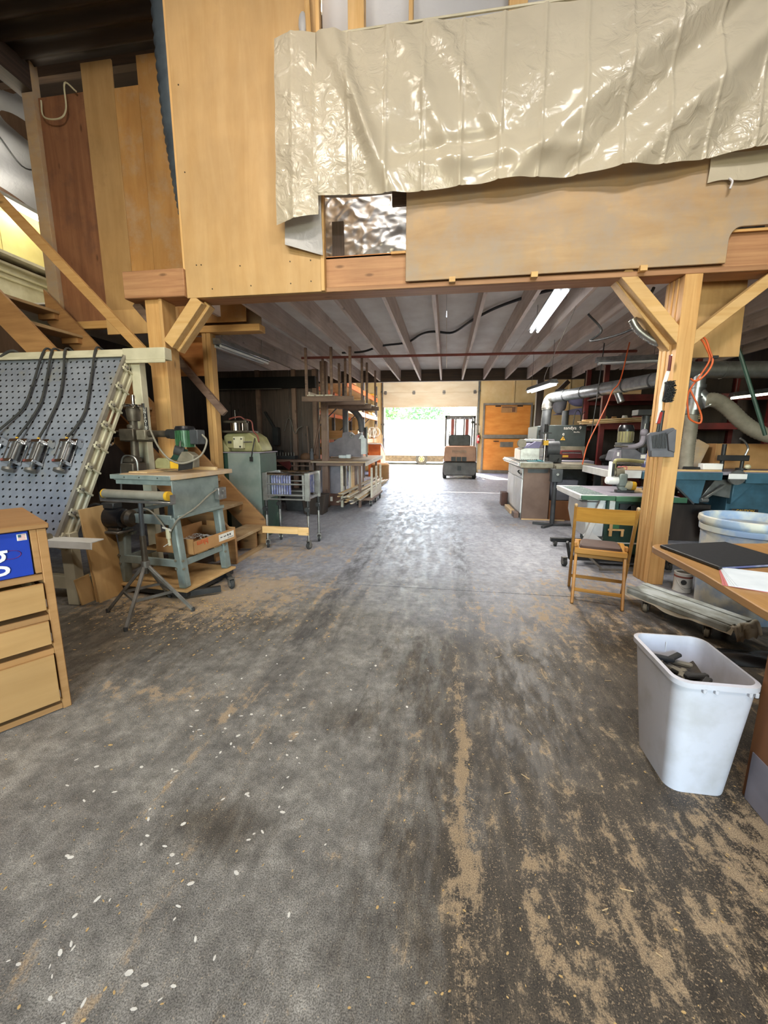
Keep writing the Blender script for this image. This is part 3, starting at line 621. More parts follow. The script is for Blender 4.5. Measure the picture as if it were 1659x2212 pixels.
# ---------------------------------------------------------------- perforated pneumatic clamp rack
TH = math.radians(30.7)
RM = Matrix.Translation((-2.99, 2.66, .55)) @ Matrix.Rotation(-TH, 4, 'X')
t = thing('clamp_rack', 'tilted grey perforated clamp rack with cream steel frame', 'clamp rack', (-3.0, 2.9, 0))
o = part(t, 'perforated_plate', B(), None); bpy.data.objects.remove(o)
o = _link('perforated_plate', B().box(-2.3, -.01, 0, .012, 0, 1.8).mesh('perforated_plate', 'perforated'), t); o.matrix_basis = Matrix.Translation((3.0, -2.9, 0)) @ RM
part(t, 'edge_strip', B().box(-.012, .02, -.02, .014, -.02, 1.83).xf(RM), 'grey_frame', .002)
part(t, 'side_channel', B().box(-.0, .012, .015, .125, -.05, 1.8).box(.012, .035, .1, .125, -.05, 1.8).box(.012, .03, .05, .065, -.05, 1.8).xf(RM), 'cream', .002)
for i in range(9):
    z = .04+.205*i
    br = part(t, 'bracket', B().box(.012, .045, -.012, .135, z-.012, z+.004).box(.03, .045, -.012, .04, z-.03, z+.03).xf(RM), 'cream', .002)
    part(br, 'bolt', B().cyl((.045, .012, z), (.06, .012, z), .013, n=8).xf(RM), 'grey_frame')
part(t, 'nameplate', B().box(.0125, .016, .03, .1, 1.12, 1.24).xf(RM), 'cardboard_dk')
part(t, 'top_rail', B().box(-2.3, .0, -.03, .08, 1.8, 1.86).xf(RM), 'cream', .003)
part(t, 'top_lip', B().box(-2.3, .0, -.035, -.028, 1.77, 1.80).xf(RM), 'cream')
part(t, 'arm', B().box(-3.0, -2.57, 3.56, 3.66, 2.06, 2.165).box(-3.0, -2.57, 3.55, 3.565, 2.03, 2.06), 'cream', .004)
part(t, 'rear_leg', B().box(-2.965, -2.87, 3.6, 3.68, 0, 2.06), 'cream', .003); part(t, 'rear_leg', B().box(-5.1, -5.0, 3.6, 3.68, 0, 2.06), 'cream', .003)
part(t, 'front_leg', B().box(-3.03, -2.93, 2.72, 2.8, 0, .6), 'cream', .003); part(t, 'front_leg', B().box(-5.1, -5.0, 2.72, 2.8, 0, .6), 'cream', .003)
part(t, 'foot_beam', B().box(-3.02, -2.94, 2.8, 3.6, .1, .2), 'cream', .003)
part(t, 'cross_beam', B().box(-5.0, -3.03, 2.73, 2.79, .13, .24), 'cream', .003)
part(t, 'ledge', B().prism([(2.56, .585), (2.68, .585), (2.68, .575), (2.575, .575), (2.565, .525), (2.555, .53)], 'yz', -3.12, -2.585), 'white_paint', .002)
part(t, 'roller_stop', B().cyl((-3.1, 2.6, .6), (-2.98, 2.6, .6), .03, n=12), 'iron_light')
# four pneumatic clamps with hoses
def clamp(x, z, label, hose):
    c = thing('air_clamp', label, 'clamp', (-2.99+x, 3.0, 1.2), group='pneumatic clamps on the perforated rack')
    L = RM @ Matrix.Translation((x, 0, z)) @ Matrix.Rotation(math.radians(-3), 4, 'Y')
    part(c, 'barrel', B().cyl((0, -.06, -.075), (0, -.06, .085), .036, n=16).xf(L), 'steel')
    part(c, 'end_block', B().box(-.045, .045, -.105, -.006, .085, .115).xf(L), 'chrome', .003)
    part(c, 'end_block', B().box(-.045, .045, -.105, -.006, -.105, -.075).xf(L), 'chrome', .003)
    for dx, dy in ((-.038, -.098), (.038, -.098), (.038, -.016), (-.038, -.016)): part(c, 'tie_rod', B().cyl((dx, dy, -.1), (dx, dy, .11), .005, n=6).xf(L), 'chrome')
    part(c, 'mounting_plate', B().box(.02, .085, -.07, -.002, .07, .13).xf(L), 'chrome', .002)
    part(c, 'piston_rod', B().cyl((0, -.06, -.105), (0, -.06, -.15), .011, n=8).xf(L), 'steel')
    part(c, 'foot_pad', B().cyl((0, -.06, -.15), (0, -.06, -.172), .04, n=16).xf(L), 'steel_dull')
    part(c, 'fitting', B().cyl((-.03, -.06, .115), (-.03, -.06, .15), .011, n=8).box(-.042, -.018, -.075, -.045, .115, .125).xf(L), 'yellow')
    part(c, 'gauge_dot', B().cyl((-.03, -.106, -.09), (-.03, -.112, -.09), .012, n=10).xf(L), 'red_dusty')
    pts = [RM @ Vector((a, -.03 if k else -.05, b)) for k, (a, b) in enumerate(hose)]
    pts[-1] = L @ Vector((-.03, -.06, .15))
    part(c, 'hose', B().tube([RM @ Vector((hose[0][0]+.03, .12, hose[0][1]-.02)), RM @ Vector((hose[0][0]+.01, .04, hose[0][1]+.03))]+pts, .010, 8), 'rubber')
clamp(-.165, .745, 'pneumatic clamp nearest the right edge of the perforated rack', [(-.285, 1.86), (-.25, 1.6), (-.165, 1.2), (-.2, 1.0), (-.243, .93)])
clamp(-.44, .74, 'middle pneumatic clamp of the three whole ones on the rack', [(-.615, 1.86), (-.55, 1.6), (-.487, 1.34), (-.49, 1.1), (-.517, .93)])
clamp(-.66, .745, 'leftmost whole pneumatic clamp on the perforated rack', [(-.755, 1.86), (-.72, 1.6), (-.66, 1.3), (-.68, 1.1), (-.744, .93)])
clamp(-.93, .76, 'pneumatic clamp cut off by the left picture edge', [(-.845, 1.86), (-.83, 1.5), (-.813, 1.24), (-.88, 1.1), (-.97, .96)])
solo('air_hose', B().tube([RM @ Vector(p) for p in ((-1.18, .1, 1.85), (-1.22, -.03, 1.88), (-1.35, -.03, 1.8), (-1.5, -.02, 1.6), (-1.5, -.02, 1.2))], .013, 8), 'rubber', 'spare air hose curling over the far left top of the rack', 'hose')

# ---------------------------------------------------------------- plywood offcuts leaning by the rack
def leaner(P, th, mat, label):
    P = [Vector(p) for p in P]; n = (P[1]-P[0]).cross(P[3]-P[0]).normalized()*th
    solo('plywood_offcut', B().add(P+[p-n for p in P], [(0, 1, 2, 3), (7, 6, 5, 4), (0, 4, 5, 1), (1, 5, 6, 2), (2, 6, 7, 3), (3, 7, 4, 0)]), mat, label, 'plywood', 'leaning plywood offcuts', .001)
leaner([(-2.80, 2.79, 0), (-2.765, 3.05, 0), (-2.85, 3.05, .79), (-2.835, 2.74, .79)], .012, 'ply_mid', 'tall stained plywood offcut leaning beside the radial arm saw')
leaner([(-2.835, 2.80, 0), (-2.82, 2.87, 0), (-2.90, 2.89, .62), (-2.915, 2.83, .62)], .015, 'ply_mid', 'narrow plywood strip leaning left of the tall offcut')
leaner([(-2.9, 2.72, 0), (-2.885, 2.845, 0), (-2.912, 2.83, .23), (-2.92, 2.70, .22)], .012, 'ply_mid', 'small plywood offcut on the floor against the rack foot')

# ---------------------------------------------------------------- radial arm saw (local frame at its near right leg)
SA = dict(loc=(-2.162, 2.998, 0), rz=math.radians(-6), local=True)
t = thing('radial_arm_saw', 'grey radial arm saw with green motor on a wheeled plywood base', 'saw', **SA)
part(t, 'base_board', B().box(-.71, .065, -.06, .62, .075, .095), 'ply_mid', .002)
part(t, 'base_frame', B().box(-.70, .05, -.05, -.01, .03, .074).box(.0, .05, -.01, .6, .03, .074).box(-.70, -.65, -.01, .6, .03, .074), 'black', .003)
part(t, 'tow_bar', B().bar((.0, -.02, .045), (.22, .17, .045), .04, .05).bar((.05, .5, .045), (.22, .34, .045), .04, .05), 'black', .003)
def castr(t, x, y, r=.04, rz=0, mat='rubber'):
    M_ = Matrix.Translation((x, y, 0)) @ Matrix.Rotation(rz, 4, 'Z')
    w_ = part(t, 'caster', B().cyl((-.015, 0, r), (.015, 0, r), r, n=18).xf(M_), mat, .004)
    part(w_, 'hub', B().cyl((-.018, 0, r), (.018, 0, r), r*.55, n=12).xf(M_), 'steel')
    part(w_, 'fork', B().box(-.026, -.02, -.015, .02, r*.8, r*2.25).box(.02, .026, -.015, .02, r*.8, r*2.25).box(-.026, .026, -.022, .024, r*2.2, r*2.4).xf(M_), 'steel_dull')
castr(t, .235, .3, .042, math.radians(60)); castr(t, -.6, .5, .03); castr(t, -.6, .05, .03)
for lx, ly, sx_ in ((0, 0, 1), (-.62, 0, -1), (0, .56, 1), (-.62, .56, -1)):
    dy = .02 if ly else -.02
    l = part(t, 'leg', B().prism([(lx-.035*sx_-.035, 0), (lx+.035-.035*sx_+.0, 0), (lx+.03-.035*sx_, 1), (lx-.03-.035*sx_, 1)], 'xy', 0, .001) if False else B().bar((lx, ly, .095), (lx-.055*sx_, ly-dy*0, .70), .075, .075, (0, 1, 0)), 'grey_paint', .012)
    for z in (.27, .34): part(l, 'bolt', B().cyl((lx-.02*sx_-.02, ly-.045, z), (lx-.02*sx_-.02, ly-.036, z), .011, n=8).cyl((lx+.02*sx_, ly-.03, z), (lx+.032*sx_, ly-.03, z), .011, n=8), 'iron_light')
for y in (-.025, .585): part(t, 'lower_rail', B().box(-.58, -.02, y-.012, y+.012, .28, .345), 'grey_paint', .003); part(t, 'upper_rail', B().box(-.58, -.05, y-.012, y+.012, .64, .72), 'grey_paint', .003)
for x in (-.01, -.6): part(t, 'lower_rail', B().box(x-.012, x+.012, .02, .55, .28, .335), 'grey_paint', .003); part(t, 'upper_rail', B().box(x-.02, x+.02, -.02, .58, .69, .72), 'grey_paint', .003)
part(t, 'apron', B().box(-.012, .0, -.05, .53, .7, 1.01), 'grey_paint', .003)
part(t, 'apron', B().box(-.56, -.012, -.05, -.04, .97, 1.01), 'grey_paint', .003)
tt = part(t, 'table_top', B().prism([(-.5, -.06), (.0, -.06), (.03, .0), (.03, .71), (-.55, .71), (-.55, .0)], 'xy', 1.015, 1.055), 'ply_dusty', .003)
part(t, 'table_frame', B().box(-.60, .0, -.065, -.03, 1.012, 1.05).box(-.60, -.55, -.03, .6, 1.0, 1.05), 'grey_paint', .003)
part(tt, 'fence', B().box(-.42, .0, .50, .53, 1.055, 1.085), 'lumber_pale_x', .002); part(tt, 'fence', B().box(-.52, -.33, .05, .55, 1.055, 1.066), 'lumber_pale', .001)
part(tt, 'edge_dots', B().cyl((-.12, -.066, 1.03), (-.12, -.06, 1.03), .006, n=8).cyl((-.3, -.066, 1.03), (-.3, -.06, 1.03), .006, n=8).cyl((-.45, -.066, 1.03), (-.45, -.06, 1.03), .006, n=8), 'black')
part(t, 'column', B().cyl((-.755, .35, 1.0), (-.72, .35, 1.55), .034, n=16), 'iron')
part(t, 'column_base', B().box(-.85, -.7, .27, .43, 1.0, 1.12).box(-.84, -.72, .29, .41, 1.12, 1.17), 'iron', .01)
part(t, 'column_bracket', B().tube([(-.66, .28, 1.0), (-.67, .28, 1.16), (-.8, .28, 1.18), (-.85, .28, 1.05), (-.88, .28, .8)], .008, 6), 'steel')
part(t, 'rear_support', B().box(-.86, -.6, .3, .4, .93, 1.0), 'grey_paint', .003)
part(t, 'upper_column', B().lathe([(.05, 1.5), (.055, 1.53), (.06, 1.6), (.05, 1.62)], (-.715, .35, 0), 16).cyl((-.71, .35, 1.4), (-.71, .35, 1.52), .012, n=8), 'iron')
hw = part(t, 'handwheel', B().torus((-.71, .35, 1.635), .075, .012, 'z', 24, 8).box(-.78, -.64, .34, .36, 1.628, 1.642).box(-.718, -.702, .28, .42, 1.628, 1.642), 'chrome')
part(hw, 'spindle', B().cyl((-.705, .35, 1.62), (-.70, .35, 1.73), .017, n=12).cyl((-.60, .35, 1.62), (-.60, .35, 1.655), .014, n=10), 'chrome')
sg = part(t, 'scale_plate', B().box(-.615, -.575, .36, .366, 1.39, 1.62), 'black')
for i, ch in enumerate('UNIPOINT'): text(t, 'lettering', ch, .036, 'label_white', (-.595, .357, 1.605-.027*i), (PI/2, 0, 0), .0005)
part(t, 'arm_tube', B().cyl((-1.0, .35, 1.385), (-.28, .35, 1.385), .03, n=16).cyl((-.84, .35, 1.325), (-.5, .35, 1.325), .012, n=10), 'iron')
part(t, 'arm_clamp', B().box(-.845, -.68, .29, .41, 1.32, 1.43).cyl((-.74, .35, 1.43), (-.74, .35, 1.47), .045, n=14), 'iron', .008)
part(t, 'arm_clamp', B().box(-.66, -.56, .3, .4, 1.33, 1.42), 'iron_light', .006)
hw = part(t, 'handwheel', B().torus((-1.04, .35, 1.335), .055, .014, 'x', 24, 8).box(-1.05, -1.03, .34, .36, 1.28, 1.39).box(-1.05, -1.03, .3, .4, 1.327, 1.343), 'chrome')
part(hw, 'hub', B().cyl((-1.06, .35, 1.365), (-.98, .35, 1.375), .034, n=14), 'iron')
part(t, 'swivel_head', B().cyl((-.36, .35, 1.385), (-.29, .35, 1.385), .042, n=16).box(-.3, -.22, .3, .4, 1.34, 1.42), 'black', .006)
mo = part(t, 'motor', B().cyl((-.155, .33, 1.27), (-.155, .33, 1.42), .075, n=20), 'motor_green', label='green finned motor')
for i in range(14):
    a = PI+i*PI/13; part(mo, 'fin', B().box(.072, .084, -.004, .004, 1.28, 1.41).xf(Matrix.Translation((-.155, .33, 0)) @ Matrix.Rotation(a, 4, 'Z')), 'motor_green')
part(mo, 'cap', B().lathe([(.082, 1.415), (.085, 1.43), (.075, 1.45), (.03, 1.455)], (-.155, .33, 0), 20), 'black_gloss')
part(t, 'switch_housing', B().box(-.075, .01, .28, .38, 1.295, 1.42), 'grey_dark', .006)
part(t, 'guard', B().prism([(-.385, 1.085), (-.385, 1.15), (-.355, 1.175), (-.26, 1.175), (-.235, 1.15), (-.235, 1.085)], 'xz', .2, .31), 'beige_machine', .004)
part(t, 'guard', B().box(-.25, -.14, .21, .3, 1.085, 1.15), 'yellow', .004)
part(t, 'guard', B().prism([(-.13, 1.085), (.01, 1.1), (.015, 1.2), (-.03, 1.23), (-.1, 1.235), (-.16, 1.15)], 'xz', .2, .28), 'iron_light', .004)
part(t, 'blade_cover', B().prism([(-.24, 1.17), (-.16, 1.26), (-.1, 1.25), (-.15, 1.15)], 'xz', .22, .29), 'green_dark', .004)
part(t, 'angle_knob', B().cyl((-.17, .2, 1.25), (-.11, .24, 1.23), .04, n=14), 'rubber')
part(t, 'brush_guard', B().prism([(-.14, 1.07), (.0, 1.09), (.01, 1.15), (-.13, 1.13)], 'xz', .19, .199), 'black')
part(t, 'pull_handle', B().tube([(-.16, .28, 1.33), (-.12, .22, 1.31), (-.09, .18, 1.28)], .008, 6).sph((-.17, .28, 1.335), .014, .014, .014, 8, 6), 'steel')
part(t, 'power_cable', B().tube([(-.5, .3, 1.44), (-.44, .25, 1.40), (-.3, .17, 1.27), (-.15, .12, 1.17), (-.03, .14, 1.14), (.05, .25, 1.2), (.06, .33, 1.32), (.01, .34, 1.38)], .008, 6), 'hose_grey')
sw = part(t, 'switch_box', B().box(.0, .05, .46, .57, .785, .895), 'steel', .004); part(sw, 'knob', B().cyl((.05, .52, .86), (.065, .52, .86), .012, n=8).box(.05, .055, .5, .54, .8, .83), 'steel_dull')
part(t, 'flex_cable', B().tube([(.025, .46, .88), (.02, .35, .84), (.02, .18, .76), (.02, .03, .715), (.015, -.04, .69), (-.02, -.07, .62), (-.06, -.07, .6), (-.2, -.06, .74), (-.35, .0, .76), (-.42, .05, .7)], .007, 6), 'hose_grey')
part(t, 'plug', B().cyl((-.055, -.075, .62), (-.055, -.075, .54), .018, n=10).cyl((-.055, -.075, .54), (-.05, -.075, .48), .011, n=8), 'beige_light')
part(t, 'ribbon', B().bar((-.1, -.08, .63), (-.02, -.08, .61), .01, .012).bar((-.05, -.08, .5), (-.1, -.08, .47), .02, .004), 'label_white')
mt = part(t, 'drive_motor', B().lathe([(.03, -.83), (.08, -.82), (.092, -.79), (.092, -.57), (.08, -.52), (.03, -.5)], (0, -.04, .675), 20, 'x'), 'black_gloss', label='black electric motor slung in front of the left legs')
part(mt, 'end_bell', B().lathe([(.02, -.5), (.068, -.49), (.075, -.45), (.055, -.42), (.015, -.41)], (0, -.04, .68), 18, 'x'), 'iron')
part(mt, 'junction_box', B().box(-.70, -.57, -.09, .0, .76, .81), 'black', .006)
part(mt, 'motor_foot', B().box(-.78, -.52, -.12, .04, .55, .57).box(-.75, -.56, -.08, .0, .57, .6), 'steel_dull', .004)
part(mt, 'belt', B().torus((-.83, -.04, .70), .085, .011, 'x', 20, 6), 'rubber')
part(t, 'motor_bracket', B().box(-.78, -.5, .0, .05, .525, .55).box(-.64, -.58, -.02, .05, .3, .55), 'grey_paint', .003)
part(t, 'shelf_board', B().box(-.6, .0, .18, .32, .338, .355).box(-.6, .01, .4, .5, .338, .355), 'ply_mid', .002)
sd = B()
for i in range(240):
    x, y = R(-.35, .36), random.uniform(-.05, .3) if i % 2 else random.uniform(-.05, .6); a = random.random()*PI; l = random.uniform(.006, .018)
    sd.add([(x-math.cos(a)*l, y-math.sin(a)*l, .0975), (x+math.cos(a)*l, y+math.sin(a)*l, .0965), (x+math.cos(a)*l-.003, y+math.sin(a)*l+.004, .099)], [(0, 1, 2)])
part(t, 'chips', sd, 'sawdust')['kind'] = 'stuff'
# cardboard tray on the saw stand
t = thing('cardboard_tray', 'open cardboard tray of shavings resting on the saw stand', 'box', **SA)
z0 = .357; tr_ = B().box(-.36, .03, .1, .70, z0, z0+.005).box(.026, .03, .1, .70, z0, z0+.115).box(-.36, -.356, .1, .70, z0, z0+.16).box(-.36, .03, .1, .104, z0, z0+.135).box(-.36, .03, .696, .70, z0, z0+.12)
part(t, 'tray', tr_, 'cardboard')
part(t, 'flap', B().bar((-.36, .4, z0+.16), (-.39, .4, z0+.2), .004, .3, (0, 1, 0)) if False else B().box(-.3, -.1, .698, .704, z0+.12, z0+.17), 'cardboard')
part(t, 'address_label', B().box(.0305, .0315, .44, .67, z0+.03, z0+.095), 'label_white')
part(t, 'label_print', B().box(.0316, .032, .46, .49, z0+.062, z0+.07).box(.0316, .032, .51, .55, z0+.062, z0+.07).box(.0316, .032, .565, .585, z0+.06, z0+.078).box(.0316, .032, .6, .62, z0+.06, z0+.078).box(.0316, .032, .57, .66, z0+.04, z0+.044), 'black')
text(t, 'lettering', 'blum', .075, 'blum_orange', (.032, .215, z0+.085), (PI/2, PI, PI/2), .0005)
sh = B()
for i in range(500):
    x, y = R(-.17, .16), R(.38, .24); h = z0+.09*math.exp(-((x+.17)/.13)**2-((y-.38)/.2)**2)+random.random()*.012+.006; a = random.random()*PI; l = random.uniform(.008, .02)
    sh.add([(x-math.cos(a)*l, y-math.sin(a)*l, h), (x+math.cos(a)*l, y+math.sin(a)*l, h+R(0, .008)), (x+math.sin(a)*.004, y+.004, h+.006)], [(0, 1, 2)])
part(t, 'shavings', sh, 'label_white')['kind'] = 'stuff'

# ---------------------------------------------------------------- tripod roller stand
t = thing('roller_stand', 'steel tripod roller stand in front of the radial arm saw', 'roller stand', (-2.26, 2.69, 0))
HB = Vector((-2.26, 2.69, .40)); ft = [(-2.585, 2.635, 0), (-2.205, 2.375, 0), (-1.945, 2.765, 0), (-2.32, 3.0, 0)]
mids = []
for f in ft:
    f = Vector(f); l = part(t, 'leg', B().bar(f+Vector((0, 0, .012)), HB+(f-HB).normalized()*.03, .022, .022), 'steel_dull', .002); mids.append(f.lerp(HB, .42))
    part(l, 'foot_tip', B().cyl(f, f+Vector((0, 0, .03)), .014, n=8), 'rubber')
for i in range(4): part(t, 'spreader', B().bar(mids[i], mids[(i+1) % 4], .012, .02), 'steel_dull')
part(t, 'pole', B().cyl((-2.26, 2.69, .32), (-2.26, 2.69, .62), .022, n=14), 'iron'); part(t, 'inner_pole', B().cyl((-2.26, 2.69, .6), (-2.25, 2.69, .87), .016, n=12), 'grey_dark')
part(t, 'hub', B().cyl((-2.26, 2.69, .37), (-2.26, 2.69, .42), .032, n=12), 'steel_dull')
E_ = Vector((math.cos(math.radians(-6)), math.sin(math.radians(-6)), 0)); RC = Vector((-2.28, 2.697, .93))
part(t, 'roller_tray', B().bar(RC-E_*.325+Vector((0, 0, -.05)), RC+E_*.325+Vector((0, 0, -.05)), .05, .018), 'steel', .003)
part(t, 'end_plate', B().bar(RC-E_*.322+Vector((0, 0, -.05)), RC-E_*.322+Vector((0, 0, .012)), .004, .05, E_.cross(Vector((0, 0, 1)))), 'steel'); part(t, 'end_plate', B().bar(RC+E_*.322+Vector((0, 0, -.05)), RC+E_*.322+Vector((0, 0, .012)), .004, .05, E_.cross(Vector((0, 0, 1)))), 'steel')
ro = part(t, 'roller', B().cyl(RC-E_*.30, RC+E_*.29, .033, n=20), 'hose_grey', .003)
part(ro, 'end_cap', B().cyl(RC+E_*.27, RC+E_*.295, .035, n=20), 'yellow'); part(ro, 'end_cap', B().cyl(RC-E_*.305, RC-E_*.295, .035, n=20), 'yellow')
# ---------------------------------------------------------------- folding chair (local: x to its right, y the way it faces)
t = thing('folding_chair', 'wooden folding chair with brown seat pad, its back to the viewer', 'chair', (1.078, 3.404, 0), math.radians(-16.9), local=True)
for x in (-.032, .397):
    u = part(t, 'upright', B().bar((x, .0, .83), (x, .25, .34), .024, .036, (0, 1, 0)).bar((x, .25, .34), (x, .44, .0), .024, .036, (0, 1, 0)), 'chair_wood', .005)
    part(u, 'upright_tip', B().sph((x, -.002, .832), .014, .02, .014, 10, 6), 'lumber_pale')
for x in (.0, .365):
    l = part(t, 'rear_leg', B().bar((x, .0, .0), (x, .19, .41), .024, .034, (0, 1, 0)), 'chair_wood', .005)
    part(l, 'foot_glide', B().cyl((x, .002, 0), (x, .006, .014), .013, n=10), 'black')
br = B()
for i in range(8):
    x0 = -.03+.425*i/8; x1 = -.03+.425*(i+1)/8; c0 = -.02*math.sin(PI*i/8); c1 = -.02*math.sin(PI*(i+1)/8)
    br.add([(x0, c0+.055, .69), (x1, c1+.055, .69), (x1, c1-.0, .815), (x0, c0-.0, .815), (x0, c0+.07, .69), (x1, c1+.07, .69), (x1, c1+.015, .815), (x0, c0+.015, .815)], [(0, 1, 2, 3), (7, 6, 5, 4), (3, 2, 6, 7), (0, 4, 5, 1)]+([(0, 3, 7, 4)] if i == 0 else [])+([(1, 5, 6, 2)] if i == 7 else []))
part(t, 'backrest', br, 'chair_wood_x')
part(t, 'seat_frame', B().box(-.015, .38, .15, .185, .395, .44).box(-.015, .38, .49, .52, .395, .44).box(-.015, .02, .185, .49, .395, .44).box(.345, .38, .185, .49, .395, .44), 'chair_wood_x', .004)
part(t, 'seat_pad', B().prism([(.03, .19), (.335, .19), (.345, .25), (.33, .47), (.30, .49), (.06, .49), (.03, .46), (.02, .25)], 'xy', .425, .456), 'seat_pad', .012)
part(t, 'seat_pivot', B().box(-.02, .005, .2, .26, .44, .475).box(.36, .385, .2, .26, .44, .475), 'chair_wood', .004)
part(t, 'rung', B().bar((0, .05, .11), (.365, .05, .11), .018, .028), 'chair_wood_x', .004)
part(t, 'rung', B().bar((-.03, .36, .13), (.395, .36, .13), .018, .028), 'chair_wood_x', .004)
part(t, 'rung', B().bar((0, .2, .37), (.365, .2, .37), .018, .03), 'chair_wood_x', .004)

# ---------------------------------------------------------------- furniture dolly
t = thing('platform_dolly', 'low plastic-wrapped furniture dolly on casters beside the chair', 'dolly', (1.49, 3.447, 0), math.radians(-60.5), local=True)
part(t, 'deck', B().prism([(.02, -.0), (.76, 0), (.78, .14), (.74, .285), (.06, .285), (0, .2)], 'xy', .095, .15), 'dolly_paint', .012)
part(t, 'rail', B().box(.0, .76, .02, .07, .15, .158).box(.0, .76, .2, .26, .15, .158), 'dolly_paint', .003)
def wrap(u, v):
    x = .0+.78*u; a = v*PI*.5
    return Vector((x, -.004-.004*math.sin(19*u)*v+.03*(1-v), .157-.06*v-.025*v*max(0, math.sin(7*u-2))**2+.0015*math.sin(40*u)))
part(t, 'plastic_wrap', B().grid(wrap, 60, 8), 'plastic_sheet', angle=180)
def wrap2(u, v): return Vector((.765+.05*v+.008*math.sin(12*u), .285*u, .156-.09*v*v+.008*math.sin(25*u)*v))
part(t, 'plastic_wrap', B().grid(wrap2, 24, 8), 'plastic_sheet', angle=180)
for x, y in ((.17, .04), (.62, .04), (.17, .24), (.62, .24)): castr(t, x, y, .038, .4, 'hose_grey')

# ---------------------------------------------------------------- drum, paint can
t = thing('scrap_drum', 'large pale blue plastic drum smeared with dust behind the desk', 'drum', (2.32, 3.42, 0))
part(t, 'body', B().lathe([(.26, 0), (.275, .02), (.29, .4), (.3, .7), (.318, .715), (.325, .735), (.322, .765), (.308, .772), (.295, .765), (.292, .7), (.265, .03), (.0, .03)], (2.32, 3.42, 0), 48), 'drum')
part(t, 'rim_band', B().lathe([(.302, .655), (.312, .662), (.314, .70), (.303, .705)], (2.32, 3.42, 0), 48), 'drum')
part(t, 'scrap', B().lathe([(.28, .5), (.2, .56), (.1, .6), (.001, .61)], (2.32, 3.42, 0), 24), 'sawdust')
t = thing('paint_can', 'white paint can with round label at the foot of the right post', 'paint can', (2.155, 3.87, 0))
part(t, 'can', B().lathe([(.07, 0), (.073, .004), (.07, .01), (.07, .165), (.074, .172), (.074, .178), (.06, .178), (.058, .17), (.0, .17)], (2.155, 3.87, 0), 28), 'white_paint')
part(t, 'lid', B().cyl((2.155, 3.87, .166), (2.155, 3.87, .172), .055, n=24), 'steel_dull')
part(t, 'rust_band', B().cyl((2.155, 3.87, .135), (2.155, 3.87, .15), .0708, n=28), 'red_dusty')
part(t, 'label_disc', B().cyl((2.128, 3.806, .1), (2.126, 3.799, .1), .022, n=16), 'grey_dark')
part(t, 'bail', B().tube([(2.085, 3.86, .13), (2.1, 3.79, .07), (2.15, 3.78, .05), (2.2, 3.8, .07), (2.225, 3.87, .13)], .002, 5), 'steel')
t = thing('floor_bag', 'crumpled black plastic bag on the floor under the desk edge', 'bag', (1.95, 2.62, 0))
part(t, 'bag', B().grid(lambda u, v: Vector((1.7+.6*u, 2.55+.22*v, .002+.03*math.sin(PI*u)*math.sin(PI*v)*(1+.5*math.sin(13*u+9*v)))), 30, 14), 'black_gloss', angle=180)

# ---------------------------------------------------------------- waste bin
def rring(x0, x1, y0, y1, r, z, n=6):
    out = []
    for cx, cy, a0 in ((x1-r, y1-r, 0), (x0+r, y1-r, PI/2), (x0+r, y0+r, PI), (x1-r, y0+r, 1.5*PI)):
        out += [(cx+r*math.cos(a0+PI/2*k/n), cy+r*math.sin(a0+PI/2*k/n), z) for k in range(n+1)]
    return out
def loft(rings, cap0=True, cap1=True):
    b = B(); n = len(rings[0]); v = [p for r in rings for p in r]
    f = [(i*n+k, i*n+(k+1) % n, (i+1)*n+(k+1) % n, (i+1)*n+k) for i in range(len(rings)-1) for k in range(n)]
    if cap0: f.append(tuple(range(n)))
    if cap1: f.append(tuple(range((len(rings)-1)*n, len(rings)*n)))
    return b.add(v, f)
t = thing('waste_bin', 'tall white plastic waste bin beside the desk', 'bin', (1.02, 1.68, 0))
O = lambda e, z: rring(.897-e*.02, 1.112+e*.045, 1.52-e*.01, 1.80+e*.09, .05, z)
part(t, 'body', loft([O(0, 0), O(.04, .01), O(1, .455)]+[rring(.872-.008, 1.157+.006, 1.505-.008, 1.89+.008, .055, zz) for zz in (.455, .475)]+[rring(.877, 1.15, 1.512, 1.885, .05, .478), rring(.882, 1.147, 1.516, 1.882, .048, .45), rring(.905, 1.105, 1.53, 1.79, .045, .02)]), 'white_plastic', angle=50)
for x in (.96, 1.0, 1.11, 1.13): part(t, 'rim_clip', B().box(x-.006, x+.006, 1.497, 1.512, .438, .458), 'white_plastic', .002)
part(t, 'mould_line', B().box(1.01, 1.013, 1.872, 1.8735, .3, .45), 'white_bright')
part(t, 'debris', B().grid(lambda u, v: Vector((.895+.225*u, 1.535+.32*v, .32+.05*v+.02*math.sin(9*u+4)*math.sin(8*v))), 10, 12), 'iron', angle=180)
for i in range(11):
    x, y = random.uniform(.93, 1.08), random.uniform(1.57, 1.82); a = random.random()*PI; l = random.uniform(.03, .06); z = .385+random.random()*.02
    solo('scrap_block', B().bar((x-math.cos(a)*l, y-math.sin(a)*l, z+R(0, .02)), (x+math.cos(a)*l, y+math.sin(a)*l, z+R(0, .02)), .025, .018), 'rubber' if i % 4 else 'hose_grey', 'dark offcut scrap lying in the white waste bin', 'scrap', 'scraps in the white bin', .005)

